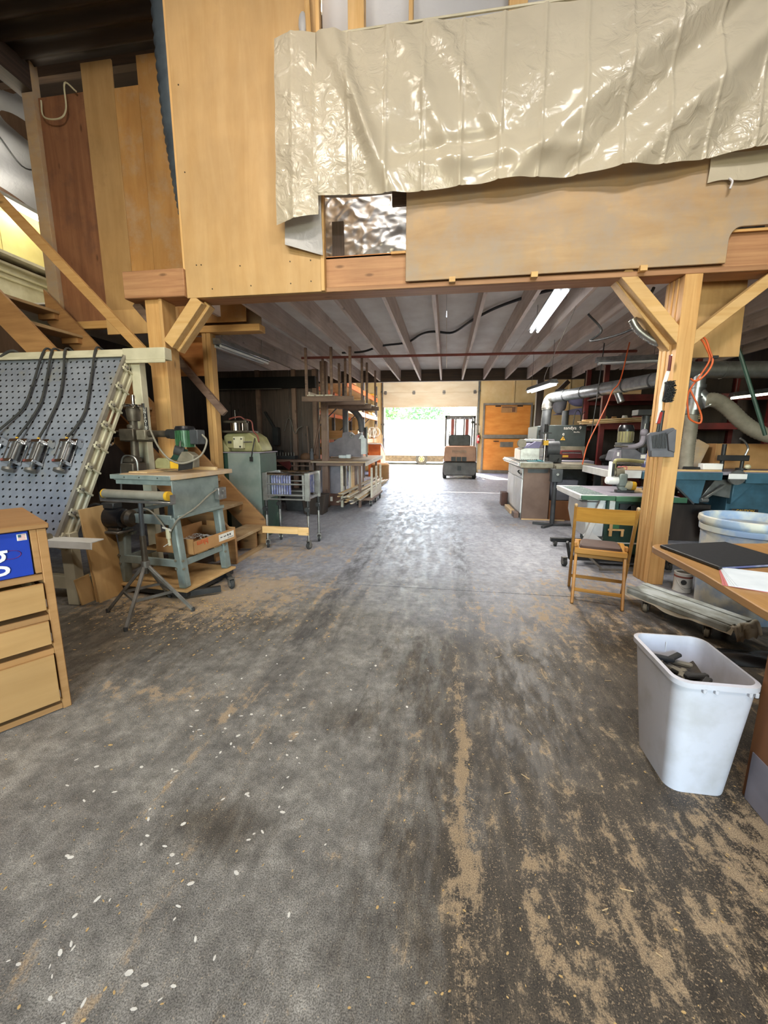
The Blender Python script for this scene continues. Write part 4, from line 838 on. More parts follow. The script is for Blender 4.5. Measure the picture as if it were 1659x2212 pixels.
# ---------------------------------------------------------------- desk corner with papers
t = thing('desk', 'plywood-topped desk with rounded corner at the right edge', 'desk', (1.6, 1.6, 0))
cr = [(1.195+.10*(1-math.cos(a)), 2.455+.10*math.sin(a)) for a in [i*PI/12 for i in range(7)]]
part(t, 'desk_top', B().prism([(1.165, .4), (1.165, 1.6), (1.195, 2.0)]+cr+[(2.3, 2.75), (2.3, .4)], 'xy', .705, .742), 'desk_top', .004)
part(t, 'end_panel', B().box(1.175, 1.2, .4, 1.55, 0, .705), 'brown_panel', .003)
part(t, 'back_panel', B().box(1.2, 2.3, 1.53, 1.55, .0, .705), 'brown_panel', .003)
part(t, 'foot_sheen', B().box(1.170, 1.1755, .4, 1.53, .0, .2), 'taupe_grey', .002)  # grey strip standing in for light reflected on the panel's foot
part(t, 'support_leg', B().box(2.2, 2.26, 2.5, 2.56, 0, .705), 'fir_z', .003)
t = thing('portfolio', 'large black portfolio case lying on the desk', 'portfolio', (1.48, 2.33, .742))
A_, B_, D_ = Vector((1.232, 2.455, 0)), Vector((1.639, 2.59, 0)), Vector((1.301, 2.06, 0)); C_ = B_+D_-A_
def slab(z0, z1, e=0): c = (A_+C_)/2; return B().prism([tuple((p+(c-p)*e)[:2]) for p in (A_, B_, C_, D_)], 'xy', z0, z1)
part(t, 'lower_cover', slab(.742, .746), 'black_felt', .002); part(t, 'filling', slab(.746, .756, .02), 'blue_rollers'); part(t, 'upper_cover', slab(.756, .762), 'black_felt', .002)
part(t, 'spine', B().cyl(A_+Vector((0, 0, .752)), D_+Vector((0, 0, .752)), .0095, n=12), 'black')
t = thing('paper_stack', 'sheaf of white papers with pink edges on the desk', 'papers', (1.45, 1.95, .742))
for i in range(6):
    a = math.radians(-28+i*1.6); Mp = Matrix.Translation((1.235+.004*i, 1.945-.006*i, .7425+.0016*i)) @ Matrix.Rotation(a, 4, 'Z')
    part(t, 'sheet', B().box(0, .44, -.0, .3, 0, .0014).xf(Mp @ Matrix.Translation((0, -.12, 0))), 'paper' if i > 1 else 'flag_red')

# ---------------------------------------------------------------- things on the right post
t = thing('bench_brush', 'white and red dusting brush hanging on the right post', 'brush', (1.85, 3.97, 1.49))
part(t, 'handle', B().tube([(1.868, 3.965, 2.06), (1.867, 3.96, 2.0), (1.866, 3.96, 1.93)], .013, 8), 'red_dark')
part(t, 'hang_hole', B().cyl((1.87, 3.948, 2.058), (1.87, 3.953, 2.058), .007, n=10), 'white_bright')
part(t, 'stock', B().prism([(1.855, 1.935), (1.877, 1.935), (1.868, 1.865), (1.86, 1.84), (1.842, 1.75), (1.853, 1.59), (1.84, 1.49), (1.818, 1.49), (1.825, 1.60), (1.822, 1.72), (1.836, 1.85)], 'xz', 3.955, 3.978), 'white_bright', .004)
part(t, 'grip', B().prism([(1.834, 1.588), (1.858, 1.588), (1.848, 1.488), (1.82, 1.488)], 'xz', 3.95, 3.98), 'red', .004)
bs_ = B()
for i in range(420):
    u, v = random.random(), random.random(); x = 1.838+.065*u+.012*math.sin(v*3); z = 1.67+.17*v
    bs_.bar((x, 3.955, z), (x+R(0, .006), 3.905+R(0, .005), z+R(0, .006)), .004, .004)
part(t, 'bristles', bs_, 'black')['kind'] = 'stuff'
part(t, 'bristle_block', B().prism([(1.836, 1.68), (1.845, 1.84), (1.885, 1.85), (1.908, 1.83), (1.908, 1.7), (1.89, 1.668), (1.85, 1.665)], 'xz', 3.915, 3.955), 'black_felt', .012)
t = thing('dustpan', 'grey ridged plastic dustpan hanging on the right post', 'dustpan', (1.87, 3.95, 1.2))
part(t, 'handle', B().tube([(1.862, 3.965, 1.6), (1.86, 3.965, 1.5), (1.855, 3.96, 1.42)], .014, 8).tube([(1.845, 3.965, 1.6), (1.842, 3.965, 1.5), (1.836, 3.96, 1.42)], .012, 8), 'black')
part(t, 'pan', B().prism([(1.757, 1.39), (1.775, 1.41), (1.85, 1.42), (1.955, 1.455), (1.973, 1.43), (1.978, 1.2), (1.795, 1.2), (1.765, 1.33)], 'xz', 3.94, 3.985), 'shade_grey', .006)
part(t, 'pan_side', B().prism([(1.9, 1.40), (1.965, 1.44), (1.975, 1.24), (1.925, 1.26)], 'xz', 3.915, 3.94), 'shade_grey', .004)
part(t, 'lip', B().prism([(1.79, 1.255), (1.975, 1.255), (1.978, 1.2), (1.797, 1.2)], 'xz', 3.925, 3.94), 'shade_grey', .003)
for i in range(10): part(t, 'ridge', B().bar((1.785+.012*i, 3.937, 1.385+.003*i), (1.805+.0115*i, 3.937, 1.275), .005, .012, (0, -1, 0)), 'grey_dark')
t = thing('extension_cord', 'coiled orange extension cord hanging on the right post', 'cord', (2.12, 4.05, 1.5))
part(t, 'coil', B().tube([(2.07, 4.05, 2.2), (2.11, 4.03, 2.215), (2.16, 4.03, 2.19), (2.2, 4.03, 2.1), (2.235, 4.03, 2.02), (2.215, 4.03, 1.94), (2.16, 4.03, 1.87), (2.115, 4.03, 1.853), (2.085, 4.04, 1.875)], .008, 8), 'orange_cord')
part(t, 'coil', B().tube([(2.075, 4.06, 2.17), (2.12, 4.04, 2.2), (2.18, 4.04, 2.12), (2.215, 4.04, 2.03), (2.17, 4.04, 1.92), (2.1, 4.04, 1.8), (2.085, 4.05, 1.72), (2.1, 4.04, 1.6), (2.125, 4.04, 1.53), (2.205, 4.04, 1.495), (2.214, 4.04, 1.55), (2.17, 4.04, 1.65), (2.1, 4.05, 1.78)], .008, 8), 'orange_cord')
part(t, 'plug', B().box(2.225, 2.275, 4.02, 4.06, 2.035, 2.06), 'black', .004)
part(lo, 'hanging_ply', B().prism([(2.19, 2.77), (2.14, 2.1), (2.62, 2.1), (2.6, 2.77)], 'xz', 4.34, 4.36), 'ply_mid', .002)

# ---------------------------------------------------------------- green table saw
t = thing('table_saw', 'green cabinet table saw with slotted extension wing behind the chair', 'saw', (1.95, 4.95, 0))
part(t, 'table', B().box(1.7, 2.39, 4.53, 5.48, .735, .77), 'taupe_grey', .003)
wg = part(t, 'extension_wing', B().box(1.42, 1.7, 4.53, 4.57, .73, .77).box(1.42, 1.7, 5.44, 5.48, .73, .77).box(1.42, 1.46, 4.57, 5.44, .71, .77), 'white_paint', .003)
for i in range(9): part(wg, 'bar', B().bar((1.455, 4.66+.095*i, .758), (1.7, 4.63+.095*i, .758), .04, .02), 'grey_paint')
for i in range(3): part(wg, 'cross_rib', B().box(1.51+.07*i, 1.52+.07*i, 4.57, 5.44, .735, .765), 'grey_paint')
part(wg, 'slot_shade_sheet', B().box(1.46, 1.7, 4.57, 5.44, .69, .695), 'black')  # black sheet put in as the shade below the wing's slots
part(t, 'front_rail', B().box(1.43, 1.76, 4.495, 4.528, .722, .768).box(1.765, 2.44, 4.49, 4.528, .715, .768), 'green_saw', .003)
part(t, 'cabinet', B().box(1.72, 2.32, 4.6, 5.35, .12, .735), 'green_dark', .006)
part(t, 'motor_cover', B().prism([(4.62, .73), (5.3, .73), (5.3, .5), (5.1, .3), (4.62, .3)], 'yz', 1.53, 1.72), 'white_paint', .01)
part(t, 'stand_leg', B().bar((1.66, 4.55, .72), (1.46, 4.55, .1), .05, .02, (0, -1, 0)), 'white_paint', .002); part(t, 'stand_leg', B().bar((1.52, 4.56, .36), (1.72, 4.56, .2), .09, .015, (0, -1, 0)), 'white_paint', .002)
part(t, 'handwheel', B().torus((2.16, 4.56, .56), .075, .012, 'y', 24, 8).cyl((2.16, 4.53, .56), (2.16, 4.6, .56), .02, n=12).box(2.09, 2.23, 4.552, 4.562, .552, .568), 'black')
part(t, 'dial_housing', B().cyl((1.98, 4.57, .6), (1.98, 4.6, .6), .07, n=18).box(1.84, 1.95, 4.57, 4.6, .62, .68), 'black')
part(t, 'paper_tag', B().box(1.745, 1.80, 4.59, 4.6, .6, .71), 'label_white')
part(t, 'switch_box', B().box(1.78, 1.85, 4.55, 4.6, .41, .5), 'motor_green', .004); part(t, 'push_stick', B().box(1.74, 1.9, 4.545, 4.56, .39, .41).box(1.75, 1.78, 4.54, 4.555, .33, .46).box(1.87, 1.895, 4.54, 4.555, .33, .4), 'fir_z', .002)
part(t, 'base_trim', B().box(1.72, 2.32, 4.594, 4.6, .24, .255), 'white_paint')
part(t, 'mobile_base', B().box(1.36, 2.4, 4.5, 4.56, .06, .11).box(1.36, 2.4, 5.3, 5.36, .06, .11).box(1.66, 1.72, 4.56, 5.3, .06, .12).box(2.32, 2.38, 4.56, 5.3, .06, .12), 'black', .004)
part(t, 'base_arm', B().bar((1.36, 4.5, .09), (1.3, 4.42, .28), .02, .03), 'black'); part(t, 'brace_rod', B().bar((1.45, 4.45, .2), (1.62, 4.3, .04), .012, .02).bar((1.6, 4.3, .03), (2.3, 4.35, .03), .02, .02), 'steel_dull')
castr(t, 1.3, 4.47, .042, .3); castr(t, 2.34, 4.47, .042); castr(t, 1.42, 5.33, .042); castr(t, 2.34, 5.33, .042)
part(t, 'stock_strip', B().bar((2.0, 4.95, .782), (2.36, 4.78, .782), .06, .02).bar((2.02, 5.02, .79), (2.42, 4.87, .79), .03, .035), 'lumber_pale_x')
t = thing('power_feeder', 'grey power feeder with yellow wheel standing on the green saw table', 'power feeder', (1.93, 4.9, .77))
part(t, 'motor', B().lathe([(.02, 1.785), (.035, 1.79), (.045, 1.81), (.045, 1.9), (.03, 1.91)], (0, 4.85, .9), 18, 'x'), 'white_paint')
part(t, 'motor_cap', B().lathe([(.03, 1.775), (.04, 1.785), (.042, 1.8)], (0, 4.85, .9), 18, 'x'), 'white_bright')
part(t, 'gearbox', B().box(1.9, 1.985, 4.8, 4.9, .84, .98).prism([(1.9, .84), (2.0, .84), (2.0, .79), (1.93, .785)], 'xz', 4.81, 4.89), 'grey_paint', .012)
part(t, 'wheel_housing', B().cyl((1.97, 4.85, .855), (2.04, 4.85, .845), .05, n=18), 'beige_light'); part(t, 'drive_wheel', B().cyl((2.04, 4.85, .845), (2.085, 4.85, .84), .05, n=20), 'yellow', .004)
part(t, 'foot_roller', B().box(1.89, 2.07, 4.81, 4.89, .772, .8), 'grey_dark', .004)
part(t, 'head', B().cyl((1.87, 4.86, .99), (1.95, 4.86, 1.0), .05, n=16).cyl((1.84, 4.86, .99), (1.87, 4.86, .99), .035, n=14), 'iron_light')
part(t, 'head_plate', B().box(1.805, 1.825, 4.83, 4.89, .94, 1.11), 'white_bright', .004); part(t, 'head_cover', B().box(1.825, 1.85, 4.82, 4.9, .95, 1.09), 'black', .006)
part(t, 'handle', B().tube([(1.88, 4.84, 1.05), (1.97, 4.84, 1.055), (1.975, 4.84, 1.02)], .006, 6), 'flag_red')
part(t, 'arm', B().tube([(1.86, 4.87, 1.02), (1.86, 4.87, 1.1), (1.89, 4.87, 1.125), (2.05, 4.87, 1.12), (2.22, 4.87, 1.1)], .02, 10), 'beige_machine'); part(t, 'arm', B().tube([(1.9, 4.9, 1.09), (2.05, 4.9, 1.085), (2.2, 4.9, 1.07)], .012, 8), 'steel_dull')
part(t, 'arm_clamp', B().box(2.15, 2.2, 4.84, 4.92, 1.05, 1.12).cyl((2.185, 4.87, 1.12), (2.19, 4.87, 1.2), .018, n=10), 'blue_rollers', .004)
part(t, 'stand_post', B().tube([(2.2, 4.9, 1.1), (2.24, 4.92, 1.02), (2.26, 4.95, .93), (2.26, 4.95, .77)], .016, 8).box(2.2, 2.32, 4.9, 5.0, .772, .82), 'shade_grey')
# ---------------------------------------------------------------- blue shaper table, right midground
t = thing('shaper_table', 'wide blue machine table with hopper behind the right post', 'machine', (3.1, 6.0, 0))
part(t, 'table_top', B().box(2.07, 4.3, 5.55, 6.55, .925, .965), 'taupe_grey', .004)
part(t, 'table_edge', B().box(2.45, 3.36, 5.53, 5.56, .86, .955).box(3.62, 4.3, 5.53, 5.56, .83, .955), 'blue_machine', .004)
part(t, 'wing_end', B().box(2.05, 2.09, 5.55, 6.55, .87, .965).box(2.05, 2.44, 5.53, 5.55, .87, .965), 'white_paint', .004)
part(t, 'wing_leg', B().box(2.2, 2.28, 5.7, 5.78, 0, .92), 'grey_dark', .003); part(t, 'wing_leg', B().box(2.2, 2.28, 6.4, 6.48, 0, .92), 'grey_dark', .003)
part(t, 'bracket', B().prism([(2.82, .86), (3.22, .86), (3.18, .56), (3.1, .56)], 'xz', 5.6, 5.63), 'blue_machine', .003)
part(t, 'bracket_web', B().bar((2.8, 5.62, .86), (3.12, 5.62, .55), .02, .05, (0, -1, 0)), 'grey_dark', .002)
part(t, 'base', B().box(3.55, 4.25, 5.7, 6.5, 0, .9).prism([(3.55, .55), (3.55, .9), (3.85, .9)], 'xz', 5.62, 5.7), 'blue_machine', .008)
part(t, 'hopper', B().prism([(3.36, .86), (3.75, .86), (3.58, .62), (3.36, .66), (3.22, .62)], 'xz', 5.66, 6.2), 'galv_dull', .004)
part(t, 'lever', B().bar((3.2, 5.58, .61), (3.43, 5.58, .8), .03, .03, (0, -1, 0)).cyl((3.17, 5.56, .61), (3.25, 5.56, .61), .03, n=12), 'galv_dull', .004)
part(t, 'dial', B().cyl((3.52, 5.52, .9), (3.52, 5.56, .9), .09, n=20), 'steel'); part(t, 'dial_band', B().box(3.42, 3.62, 5.515, 5.53, .88, .945), 'white_bright', .004)
part(t, 'lower_box', B().box(2.6, 3.5, 5.9, 6.4, 0, .5), 'wall_dark', .004); part(t, 'lower_pipe', B().tube([(2.95, 5.75, .1), (2.85, 5.72, .3), (2.82, 5.7, .5)], .015, 6), 'lumber_pale_x')
c = part(t, 'caution_plate', B().box(3.57, 3.86, 5.608, 5.614, .42, .50), 'yellow', .002); part(c, 'caution_band', B().box(3.57, 3.86, 5.605, 5.608, .455, .50), 'black')
text(t, 'lettering', 'CAUTION', .045, 'yellow', (3.715, 5.604, .477), (PI/2, 0, 0), .0005)
part(t, 'duct_stub', B().tube([(3.3, 5.65, .45), (3.35, 5.68, .3), (3.4, 5.7, .1)], .08, 14, 10, ribs=.05), 'grey_dark', angle=180)
part(t, 'edge_strip', B().box(2.6, 3.36, 5.56, 5.6, .966, .985).box(3.62, 4.3, 5.56, 5.6, .966, .985), 'ply_warm')
solo('white_tray', B().box(3.17, 3.39, 5.6, 5.72, .986, 1.06), 'white_bright', 'small white block on the edge of the blue machine table', 'box', bevel=.006)
solo('hose_nozzle', B().cyl((2.98, 5.66, .995), (3.16, 5.66, .995), .025, .02, 12), 'black', 'black nozzle lying on the blue machine table', 'nozzle')
t = thing('clamp_stand', 'black hold-down clamp stand on the blue machine table', 'clamp', (3.6, 5.8, .966))
part(t, 'column', B().cyl((3.49, 5.8, .966), (3.49, 5.8, 1.3), .025, n=12), 'black'); part(t, 'cross_arm', B().box(3.44, 3.78, 5.77, 5.83, 1.09, 1.16), 'black', .006)
part(t, 'foot_post', B().cyl((3.72, 5.8, .99), (3.72, 5.8, 1.16), .02, n=10).cyl((3.72, 5.8, .966), (3.72, 5.8, 1.0), .06, n=14), 'black'); part(t, 'spring_rod', B().tube([(3.74, 5.8, 1.16), (3.76, 5.8, 1.25), (3.7, 5.78, 1.33), (3.63, 5.76, 1.37)], .012, 8), 'steel')
part(t, 'knob', B().sph((3.75, 5.74, 1.02), .035, .03, .03, 10, 8), 'beige_light')
solo('carton', B().box(3.6, 4.3, 6.15, 6.5, .966, 1.3), 'cardboard', 'long brown carton at the back of the blue machine table', 'box', bevel=.004)
solo('carton', B().prism([(3.2, .966), (3.45, .966), (3.55, 1.28), (3.4, 1.36)], 'xz', 6.2, 6.5), 'ply_dusty', 'tilted open carton leaning at the back of the blue table', 'box', bevel=.004)
# shaper head with motor
t = thing('shaper_feed', 'grey feed unit with upright ribbed motor on the blue table wing', 'power feeder', (2.5, 6.1, .966))
part(t, 'motor', B().lathe([(.09, 1.31), (.095, 1.33), (.095, 1.46)], (2.43, 6.1, 0), 22), 'beige_machine'); part(t, 'motor_cap', B().lathe([(.1, 1.46), (.1, 1.5), (.08, 1.545), (.04, 1.55)], (2.43, 6.1, 0), 22), 'black_gloss')
for i in range(9): part(t, 'fin', B().box(.094, .103, -.004, .004, 1.33, 1.45).xf(Matrix.Translation((2.43, 6.1, 0)) @ Matrix.Rotation(PI+i*PI/8, 4, 'Z')), 'iron_light')
part(t, 'motor_mount', B().box(2.34, 2.52, 6.0, 6.2, 1.24, 1.31), 'grey_dark', .006)
part(t, 'gear_case', B().prism([(2.23, 1.06), (2.26, 1.2), (2.35, 1.24), (2.52, 1.23), (2.6, 1.17), (2.76, 1.15), (2.78, 1.06)], 'xz', 5.98, 6.2), 'shade_grey', .012)
part(t, 'case_front', B().prism([(2.235, 1.06), (2.27, 1.2), (2.345, 1.21), (2.36, 1.06)], 'xz', 5.965, 5.98), 'taupe_grey', .003); part(t, 'case_label', B().box(2.295, 2.32, 5.96, 5.966, 1.13, 1.18), 'white_bright')
part(t, 'type_plate', B().box(2.6, 2.69, 5.972, 5.98, 1.1, 1.15), 'label_white')
part(t, 'roller_row', B().cyl((2.28, 6.1, 1.02), (2.36, 6.1, 1.02), .052, n=16).cyl((2.42, 6.1, 1.02), (2.5, 6.1, 1.02), .052, n=16).cyl((2.56, 6.1, 1.02), (2.64, 6.1, 1.02), .052, n=16), 'rubber')
part(t, 'elbow_joint', B().tube([(2.35, 6.0, 1.25), (2.5, 6.0, 1.255), (2.6, 6.0, 1.3), (2.62, 6.0, 1.4), (2.62, 6.0, 1.46)], .034, 10), 'taupe_grey'); part(t, 'lock_ball', B().sph((2.62, 6.0, 1.44), .05, .05, .055, 12, 8), 'taupe_grey')
part(t, 'handle', B().cyl((2.25, 5.96, 1.265), (2.42, 5.97, 1.26), .012, n=8).cyl((2.62, 6.0, 1.48), (2.62, 6.0, 1.56), .014, n=8), 'steel')
part(t, 'stand_column', B().cyl((2.75, 6.3, .966), (2.75, 6.3, 1.75), .05, n=16), 'grey_dark'); part(t, 'cross_tube', B().cyl((2.6, 6.15, 1.27), (2.85, 6.35, 1.27), .03, n=10), 'steel_dull')
part(t, 'column_head', B().box(2.6, 2.95, 6.2, 6.4, 1.68, 1.76), 'black', .006)
t = thing('stacked_blanks', 'loose stack of thin wood blanks on the left of the blue table', 'wood', (2.5, 5.75, .966))
for i in range(3): part(t, 'blank', B().box(2.2+.05*i, 2.75-.03*i, 5.62+.02*i, 5.78, .967+.014*i, .979+.014*i), 'lumber_pale_x')

# ---------------------------------------------------------------- dust extraction
t = thing('dust_duct', 'large dull galvanised duct with drop at the right edge', 'duct', (3.05, 5.75, 1.7))
part(t, 'main_pipe', B().cyl((2.85, 5.75, 2.2), (5.55, 5.75, 2.16), .1, n=24), 'galv_dull')
for x in (3.3, 3.9, 4.6): part(t, 'seam_ring', B().cyl((x, 5.75, 2.193), (x+.02, 5.75, 2.193), .106, n=24), 'galv_dull')
part(t, 'drop', B().cyl((3.05, 5.75, 1.72), (3.05, 5.75, 2.2), .085, n=22).cyl((3.05, 5.75, 1.98), (3.05, 5.75, 2.02), .1, n=22).cyl((3.05, 5.75, 1.86), (3.05, 5.75, 1.88), .095, n=22), 'galv')
part(t, 'wye', B().cyl((3.05, 5.75, 1.95), (3.2, 5.72, 1.78), .078, n=20), 'galv'); part(t, 'tape', B().cyl((3.05, 5.75, 1.74), (3.05, 5.75, 1.80), .087, n=22), 'steel')
part(t, 'outlet', B().cyl((3.03, 5.75, 1.66), (3.04, 5.75, 1.76), .08, n=20), 'galv_dull')
solo('flex_hose', B().tube([(3.14, 5.72, 1.83), (3.25, 5.7, 1.83), (3.4, 5.7, 1.74), (3.6, 5.7, 1.56), (3.82, 5.7, 1.43), (4.15, 5.7, 1.34), (4.5, 5.72, 1.25)], .085, 18, 12, ribs=.035), 'hose_grey', 'beige ribbed flexible hose arching to the right edge', 'hose', angle=180)
solo('flex_hose', B().tube([(3.03, 5.76, 1.67), (3.05, 5.76, 1.5), (3.05, 5.76, 1.25), (3.06, 5.76, .97)], .075, 16, 16, ribs=.03), 'hose_grey', 'beige ribbed hose hanging straight down behind the right post', 'hose', angle=180)
t = thing('dust_duct', 'bright galvanised duct running back to an elbow above the sander', 'duct', (2.3, 7.2, 2.0))
P0, P1 = Vector((1.97, 8.15, 2.12)), Vector((2.84, 5.78, 2.13))
part(t, 'main_pipe', B().cyl(P0, P1, .095, n=24), 'galv')
for k in (.12, .3, .48, .66, .85): part(t, 'hanger_ring', B().cyl(P0.lerp(P1, k), P0.lerp(P1, k+.008), .102, n=24), 'grey_dark')
part(t, 'elbow', B().tube([P0, P0+Vector((-.06, .1, -.02)), P0+Vector((-.1, .13, -.12)), P0+Vector((-.1, .13, -.22))], .095, 16), 'galv_dull')
part(t, 'drop', B().cyl(P0+Vector((-.1, .13, -.2)), (1.84, 8.25, 1.3), .085, n=20), 'grey_dark'); part(t, 'clamp_ring', B().cyl((1.87, 8.28, 1.93), (1.87, 8.28, 1.95), .1, n=20).cyl((1.86, 8.27, 1.6), (1.86, 8.27, 1.62), .09, n=20), 'steel_dull')
part(t, 'branch', B().cyl((2.5, 6.75, 2.08), (2.56, 6.7, 1.9), .05, n=14), 'galv')

# ---------------------------------------------------------------- sander
t = thing('wide_belt_sander', 'dark wide belt sander with white lettering and red control band', 'sander', (2.2, 8.8, 0))
part(t, 'housing', B().box(1.9, 2.58, 8.2, 9.3, 1.0, 1.615).box(1.72, 1.9, 8.3, 9.2, 1.3, 1.6), 'sander_dark', .01)
part(t, 'base', B().box(1.95, 2.7, 8.3, 9.2, 0, 1.0), 'grey_dark', .008); part(t, 'infeed_table', B().box(1.92, 2.62, 7.75, 8.3, .9, .97), 'taupe_grey', .006)
part(t, 'lower_panel', B().box(1.92, 2.57, 8.15, 8.2, 1.0, 1.22), 'iron_light', .004)
part(t, 'red_band', B().prism([(2.1, 1.0), (2.13, 1.15), (2.49, 1.15), (2.53, 1.0)], 'xz', 8.08, 8.15), 'red_dark', .004); part(t, 'grip_bar', B().cyl((2.14, 8.06, 1.105), (2.47, 8.06, 1.105), .014, n=10), 'chrome')
part(t, 'brand_badge', B().box(2.16, 2.26, 8.07, 8.08, 1.02, 1.06), 'yellow')
tri = B().prism([(2.13, 1.335), (2.215, 1.335), (2.172, 1.405)], 'xz', 8.19, 8.2); wt = part(t, 'warning_sign', tri, 'yellow'); part(wt, 'warning_mark', B().box(2.168, 2.178, 8.186, 8.19, 1.355, 1.385).box(2.168, 2.178, 8.186, 8.19, 1.342, 1.35), 'black')
text(t, 'lettering', 'sandya  9', .085, 'label_white', (2.33, 8.196, 1.56), (PI/2, 0, 0), .001); text(t, 'lettering', '95x/95c', .035, 'label_white', (2.41, 8.196, 1.483), (PI/2, 0, 0), .001); text(t, 'lettering', 'e', .09, 'label_white', (2.175, 8.196, 1.45), (PI/2, 0, 0), .001)
part(t, 'outlet', B().cyl((2.29, 8.6, 1.6), (2.29, 8.6, 1.9), .06, n=14), 'grey_dark'); part(t, 'air_line', B().tube([(2.42, 8.5, 1.6), (2.44, 8.5, 1.85), (2.5, 8.5, 1.9), (2.55, 8.5, 1.8), (2.56, 8.5, 1.62), (2.57, 8.5, 1.8), (2.62, 8.5, 1.88)], .008, 6), 'black')
t = thing('collector_bags', 'grey filter bags of a dust collector above the sander', 'dust collector', (2.45, 9.5, 1.7))
part(t, 'bag', B().lathe([(.06, 1.9), (.13, 2.0), (.15, 2.15), (.14, 2.3), (.1, 2.4)], (2.38, 9.45, 0), 20), 'shade_grey'); part(t, 'bag', B().sph((2.78, 9.45, 2.2), .24, .2, .16, 20, 10), 'purple_grey'); part(t, 'support_shelf', B().prism([(2.3, 1.88), (3.1, 1.88), (3.1, 2.05), (2.7, 2.0)], 'xz', 9.6, 9.7), 'purple_grey')
part(t, 'bag_clip', B().cyl((2.6, 9.3, 2.2), (2.62, 9.28, 2.26), .03, n=8).cyl((2.97, 9.3, 2.2), (2.99, 9.28, 2.26), .03, n=8), 'beige_light')

# ---------------------------------------------------------------- moulder on white cabinet at the right of the aisle
t = thing('moulder', 'silver moulding machine on a long white-sided cabinet beside the aisle', 'machine', (1.6, 7.8, 0))
part(t, 'cabinet', B().box(1.3, 1.72, 7.1, 8.75, .0, .88), 'white_paint', .006); part(t, 'end_panel', B().box(1.3, 1.73, 7.07, 7.1, .0, .885), 'taupe', .003)
part(t, 'kick_board', B().box(1.3, 2.0, 7.05, 7.07, .0, .02), 'lumber_pale_x'); part(t, 'cabinet_door', B().box(1.285, 1.3, 7.14, 7.9, .1, .68), 'white_bright', .003); part(t, 'cabinet_door', B().box(1.285, 1.3, 7.93, 8.7, .1, .68), 'white_bright', .003)
dr = part(t, 'drawer_front', B().box(1.285, 1.3, 7.14, 8.7, .7, .86), 'white_paint', .003); part(dr, 'handle', B().tube([(1.285, 7.3, .76), (1.26, 7.32, .78), (1.26, 7.42, .79), (1.285, 7.45, .81)], .012, 6).box(1.27, 1.285, 7.2, 7.27, .74, .78), 'black')
part(t, 'bed', B().box(1.2, 1.74, 7.0, 8.85, .9, .985), 'steel', .008); part(t, 'bed_lip', B().box(1.18, 1.2, 7.0, 8.85, .93, .96), 'white_bright', .003); part(t, 'bed_end', B().box(1.22, 1.74, 6.98, 7.0, .885, .965), 'iron_light', .003)
part(t, 'side_table', B().box(1.75, 2.4, 6.98, 7.7, .88, .95), 'iron_light', .004)
part(t, 'vent_grille', B().box(1.36, 1.68, 7.065, 7.07, .8, .86), 'grey_dark')
part(t, 'head_body', B().prism([(1.26, .99), (1.26, 1.18), (1.33, 1.2), (1.53, 1.31), (1.58, 1.2), (1.58, .99)], 'xz', 7.3, 7.9), 'steel', .006); part(t, 'head_hood', B().prism([(1.32, 1.2), (1.5, 1.31), (1.6, 1.31), (1.56, 1.2)], 'xz', 7.26, 7.8), 'red_dusty' if False else 'purple_grey', .004)
for i in range(9): part(t, 'vent_slot', B().box(1.28+.03*i, 1.295+.03*i, 7.292, 7.3, 1.0, 1.012), 'black')
part(t, 'handwheel', B().cyl((1.27, 7.25, 1.28), (1.27, 7.3, 1.28), .075, n=20), 'hose_grey', .006); part(t, 'roller', B().cyl((1.34, 7.45, 1.32), (1.62, 7.45, 1.32), .035, n=14), 'steel')
part(t, 'spindle_post', B().cyl((1.655, 7.3, .98), (1.655, 7.3, 1.5), .02, n=12), 'chrome'); part(t, 'yoke', B().box(1.55, 1.74, 7.26, 7.34, 1.44, 1.465).cyl((1.55, 7.3, 1.42), (1.55, 7.3, 1.5), .014, n=8).cyl((1.655, 7.3, 1.46), (1.655, 7.3, 1.6), .03, n=10), 'black')
part(t, 'stop_block', B().box(1.62, 1.70, 7.25, 7.32, 1.25, 1.33), 'yellow', .003); part(t, 'motor', B().cyl((1.7, 7.4, 1.18), (1.9, 7.4, 1.18), .14, n=20), 'grey_dark'); part(t, 'motor_box', B().box(1.72, 1.93, 7.25, 7.6, .96, 1.1), 'black', .006)
part(t, 'outer_hood', B().prism([(1.6, 1.28), (1.65, 1.35), (1.85, 1.35), (1.9, 1.2), (1.62, 1.2)], 'xz', 7.5, 7.9), 'taupe_grey', .006)
part(t, 'cable', B().tube([(1.9, 7.3, 1.05), (1.85, 7.2, 1.0), (1.8, 7.15, .97)], .012, 6), 'black'); part(t, 'teal_cloth', B().box(1.34, 1.6, 7.05, 7.16, .986, 1.0), 'teal', .004); part(t, 'plastic_offcut', B().box(1.5, 1.56, 7.04, 7.14, .99, 1.015), 'teal', .004)
t = thing('pipe_stand', 'grey pipe stand with flat T base in front of the moulder', 'stand', (1.72, 6.62, 0))
part(t, 'pole', B().cyl((1.69, 6.62, .03), (1.69, 6.62, .72), .035, n=14), 'grey_dark'); part(t, 'sleeve', B().box(1.62, 1.78, 6.55, 6.69, .7, .9), 'grey_dark', .006); part(t, 'head_bar', B().box(1.68, 2.3, 6.58, 6.66, .9, .95), 'iron_light', .004)
part(t, 'base_bar', B().bar((1.69, 6.62, .02), (1.5, 6.4, .02), .05, .035).bar((1.69, 6.62, .02), (2.05, 6.66, .02), .05, .035).bar((1.69, 6.62, .02), (1.42, 6.72, .02), .05, .035), 'grey_dark', .004)
part(t, 'knob', B().cyl((1.7, 6.55, .82), (1.7, 6.53, .82), .02, n=10), 'steel')
solo('low_carton', B().box(1.75, 2.3, 7.1, 7.5, 0, .33), 'brown_panel', 'low brown carton on the floor right of the moulder cabinet', 'box', bevel=.004)
